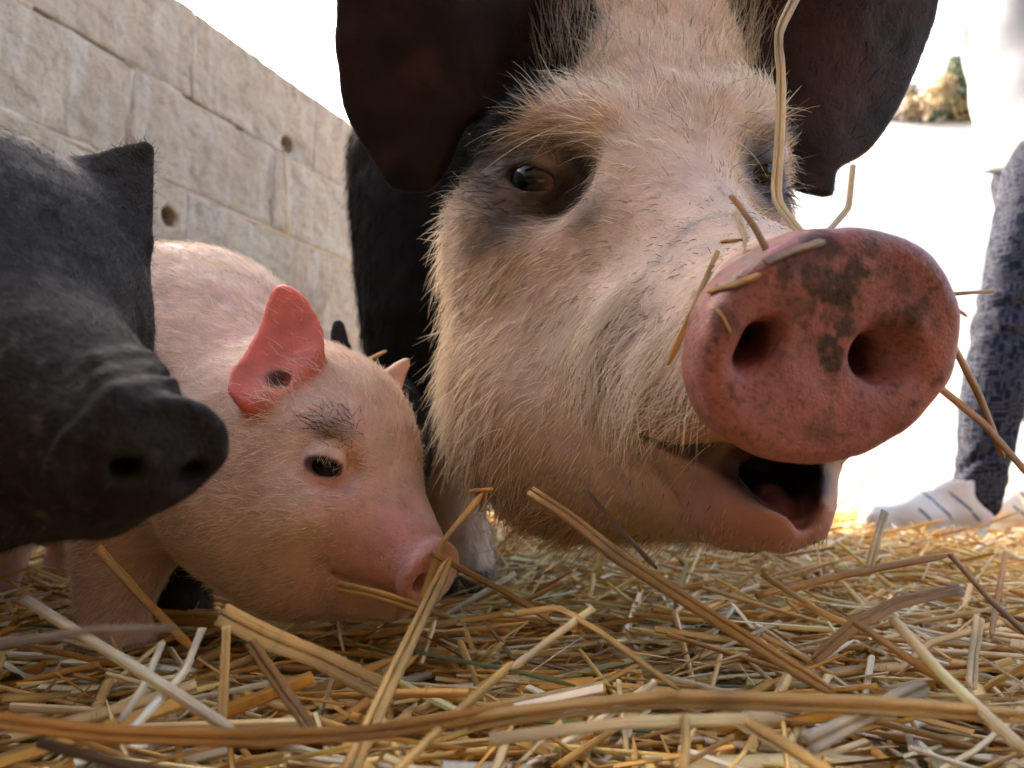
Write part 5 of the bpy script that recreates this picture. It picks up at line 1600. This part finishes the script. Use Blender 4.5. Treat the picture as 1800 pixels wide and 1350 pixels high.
    f.add(ell(up(-.03, 0, 1.645), (.095, .075, .115)), .03)
    f.add(ell(up(-.08, 0, 1.60), (.050, .055, .060)), .03)
    f.add(cone(up(-.12, 0, 1.645), up(-.141, 0, 1.618), .010, .014), .012)
    f.add(cone(up(-.125, .025, 1.578), up(-.125, -.025, 1.578), .008, .008), .012)
    for s_ in (-1, 1):
        f.sub(ell(up(-.117, s_ * .034, 1.655), (.014, .018, .012)), .012)
        f.add(ell(up(-.113, s_ * .034, 1.655), .0125), .004)
        f.add(ell(up(-.02, s_ * .077, 1.64), (.018, .010, .030)), .008)
        f.add(chain(arms[s_], (.045, .038, .028)), .03)
        h0 = arms[s_][2]; dv = nrm(arms[s_][2] - arms[s_][1]); sd = A((0, 0, 1.0)); sd = nrm(sd - dv * (sd @ dv)); pn = np.cross(dv, sd) * s_
        f.add(chain([h0, h0 + dv * .04, h0 + dv * .09], (.026, .026, .034)), .02)
        for i in range(4):
            b0 = h0 + dv * .10 + sd * (.027 - i * .018)
            f.add(chain([b0, b0 + dv * (.040 - .003 * abs(i - 1)) + pn * .006, b0 + dv * (.066 - .005 * abs(i - 1)) + pn * .022], (.0095, .0088, .0078)), .006)
        b0 = h0 + dv * .05 + sd * .026
        f.add(chain([b0, b0 + sd * .022 + dv * .03, b0 + sd * .026 + dv * .058 + pn * .01], (.012, .0105, .009)), .008)
    V, Q = surface(f, (0.80, 1.38, 0.06), (1.42, 2.0, 1.79), 0.006)
    t = NT('person_skin'); b = t.pbsdf((.52, .33, .25), .5, t.bump(t.noise(300, 3, .6, t.obj()), .3, .001), Subsurface_Weight=.2, Subsurface_Scale=.005)
    child_mesh(root, 'body', V, Q, t.m)
    f = Field()
    f.add(ell(up(-.01, 0, 1.675), (.100, .088, .112)))
    f.add(ell(up(.035, 0, 1.58), (.06, .075, .12)), .04)
    f.sub(ell(up(-.12, 0, 1.615), (.060, .070, .092)), .012)
    f.warp(lambda p: 0.004 * np.sin(p[:, 1] * 260 + 9 * vnoise(p, 20)) + .003 * vnoise(p, 40))
    V, Q = surface(f, (1.05, 1.55, 1.40), (1.36, 1.83, 1.83), 0.006)
    t = NT('brown_hair'); t.pbsdf((.05, .03, .02), .5); child_mesh(root, 'hair', V, Q, t.m)
    # trainers, pointing at the pigs
    t = NT('trainer_white'); co = t.obj(); cc = t.attr()
    M_SH = t.m; t.pbsdf(t.mix(0.25, cc, t.ramp(t.noise(60, 4, .6, co), [(.3, (.6, .57, .52)), (.7, (1, 1, 1))]), 'MULTIPLY'), .65, t.bump(t.noise(500, 2, .5, co), .5, .001))
    def shoe(x, y, yaw):
        f = Field()
        f.add(cone((0.035, 0, .045), (-.09, 0, .036), .038, .038))
        f.add(cone((-.09, 0, .036), (-.165, 0, .030), .038, .030), .03)
        f.add(cone((.03, 0, .05), (.012, 0, .095), .040, .040), .03)
        f.add(chain([A((-.02, 0, .085)), A((-.08, 0, .062))], (.024, .022)), .02)
        f.sub(cone((.012, 0, .10), (.012, 0, .16), .034, .036), .006)
        def sole(p):
            q = np.abs(p - A((-.065, 0, .008), np.float32) if False else p - np.array((-.062, 0, .006), np.float32)) - np.array((.100, .014, .006), np.float32)
            return np.sqrt(np.sum(np.maximum(q, 0) ** 2, 1)) + np.minimum(q.max(1), 0) - .020
        f.add(sole, .004)
        f.sub(lambda p: p[:, 2] + 0.012, .003)
        V, Q = surface(f, (-.23, -.07, -.03), (.11, .07, .16), .004)
        c = np.tile(np.array((.50, .50, .51)), (len(V), 1))
        c[V[:, 2] < 0.016] = (.74, .73, .70)
        w = np.abs(V[:, 1])
        st = (np.abs(np.sin(V[:, 0] * 62 + V[:, 2] * 55)) < 0.22) & (V[:, 0] > -.10) & (V[:, 0] < .035) & (V[:, 2] > .028) & (V[:, 2] < .085)
        c[st] = (.05, .07, .14)
        lv = (V[:, 0] > .035) & (V[:, 2] > .03); c[lv] = (.55, .48, .66)
        ce, se = math.cos(yaw), math.sin(yaw)
        Vw = np.stack([V[:, 0] * ce - V[:, 1] * se + x, V[:, 0] * se + V[:, 1] * ce + y, V[:, 2] + 0.004], 1)
        so = child_mesh(root, 'shoe', Vw, Q, M_SH, c)
        lw = []; lq = []
        for i in range(4):
            xx = -.03 - i * .020; zz = .108 - i * .0085
            C = np.array([[(xx, y_, zz - abs(y_) * .55) for y_ in np.linspace(-.02, .02, 7)]])
            v, q = tubes(C, np.full((1, 7), .003), np.full((1, 7), .002), np.array(((0, 0, 1.0),)), 5)
            lq.append(q + sum(map(len, lw))); lw.append(v)
        v = np.concatenate(lw); v = np.stack([v[:, 0] * ce - v[:, 1] * se + x, v[:, 0] * se + v[:, 1] * ce + y, v[:, 2] + 0.004], 1)
        lc = child_mesh(root, 'laces', v, np.concatenate(lq), M_SH, np.tile(np.array((.8, .8, .8)), (len(v), 1)))
    shoe(gx - 0.048, gy, math.radians(6)); shoe(1.21, 1.80, math.radians(-4))
person()
print('all', _time.time() - _t0)
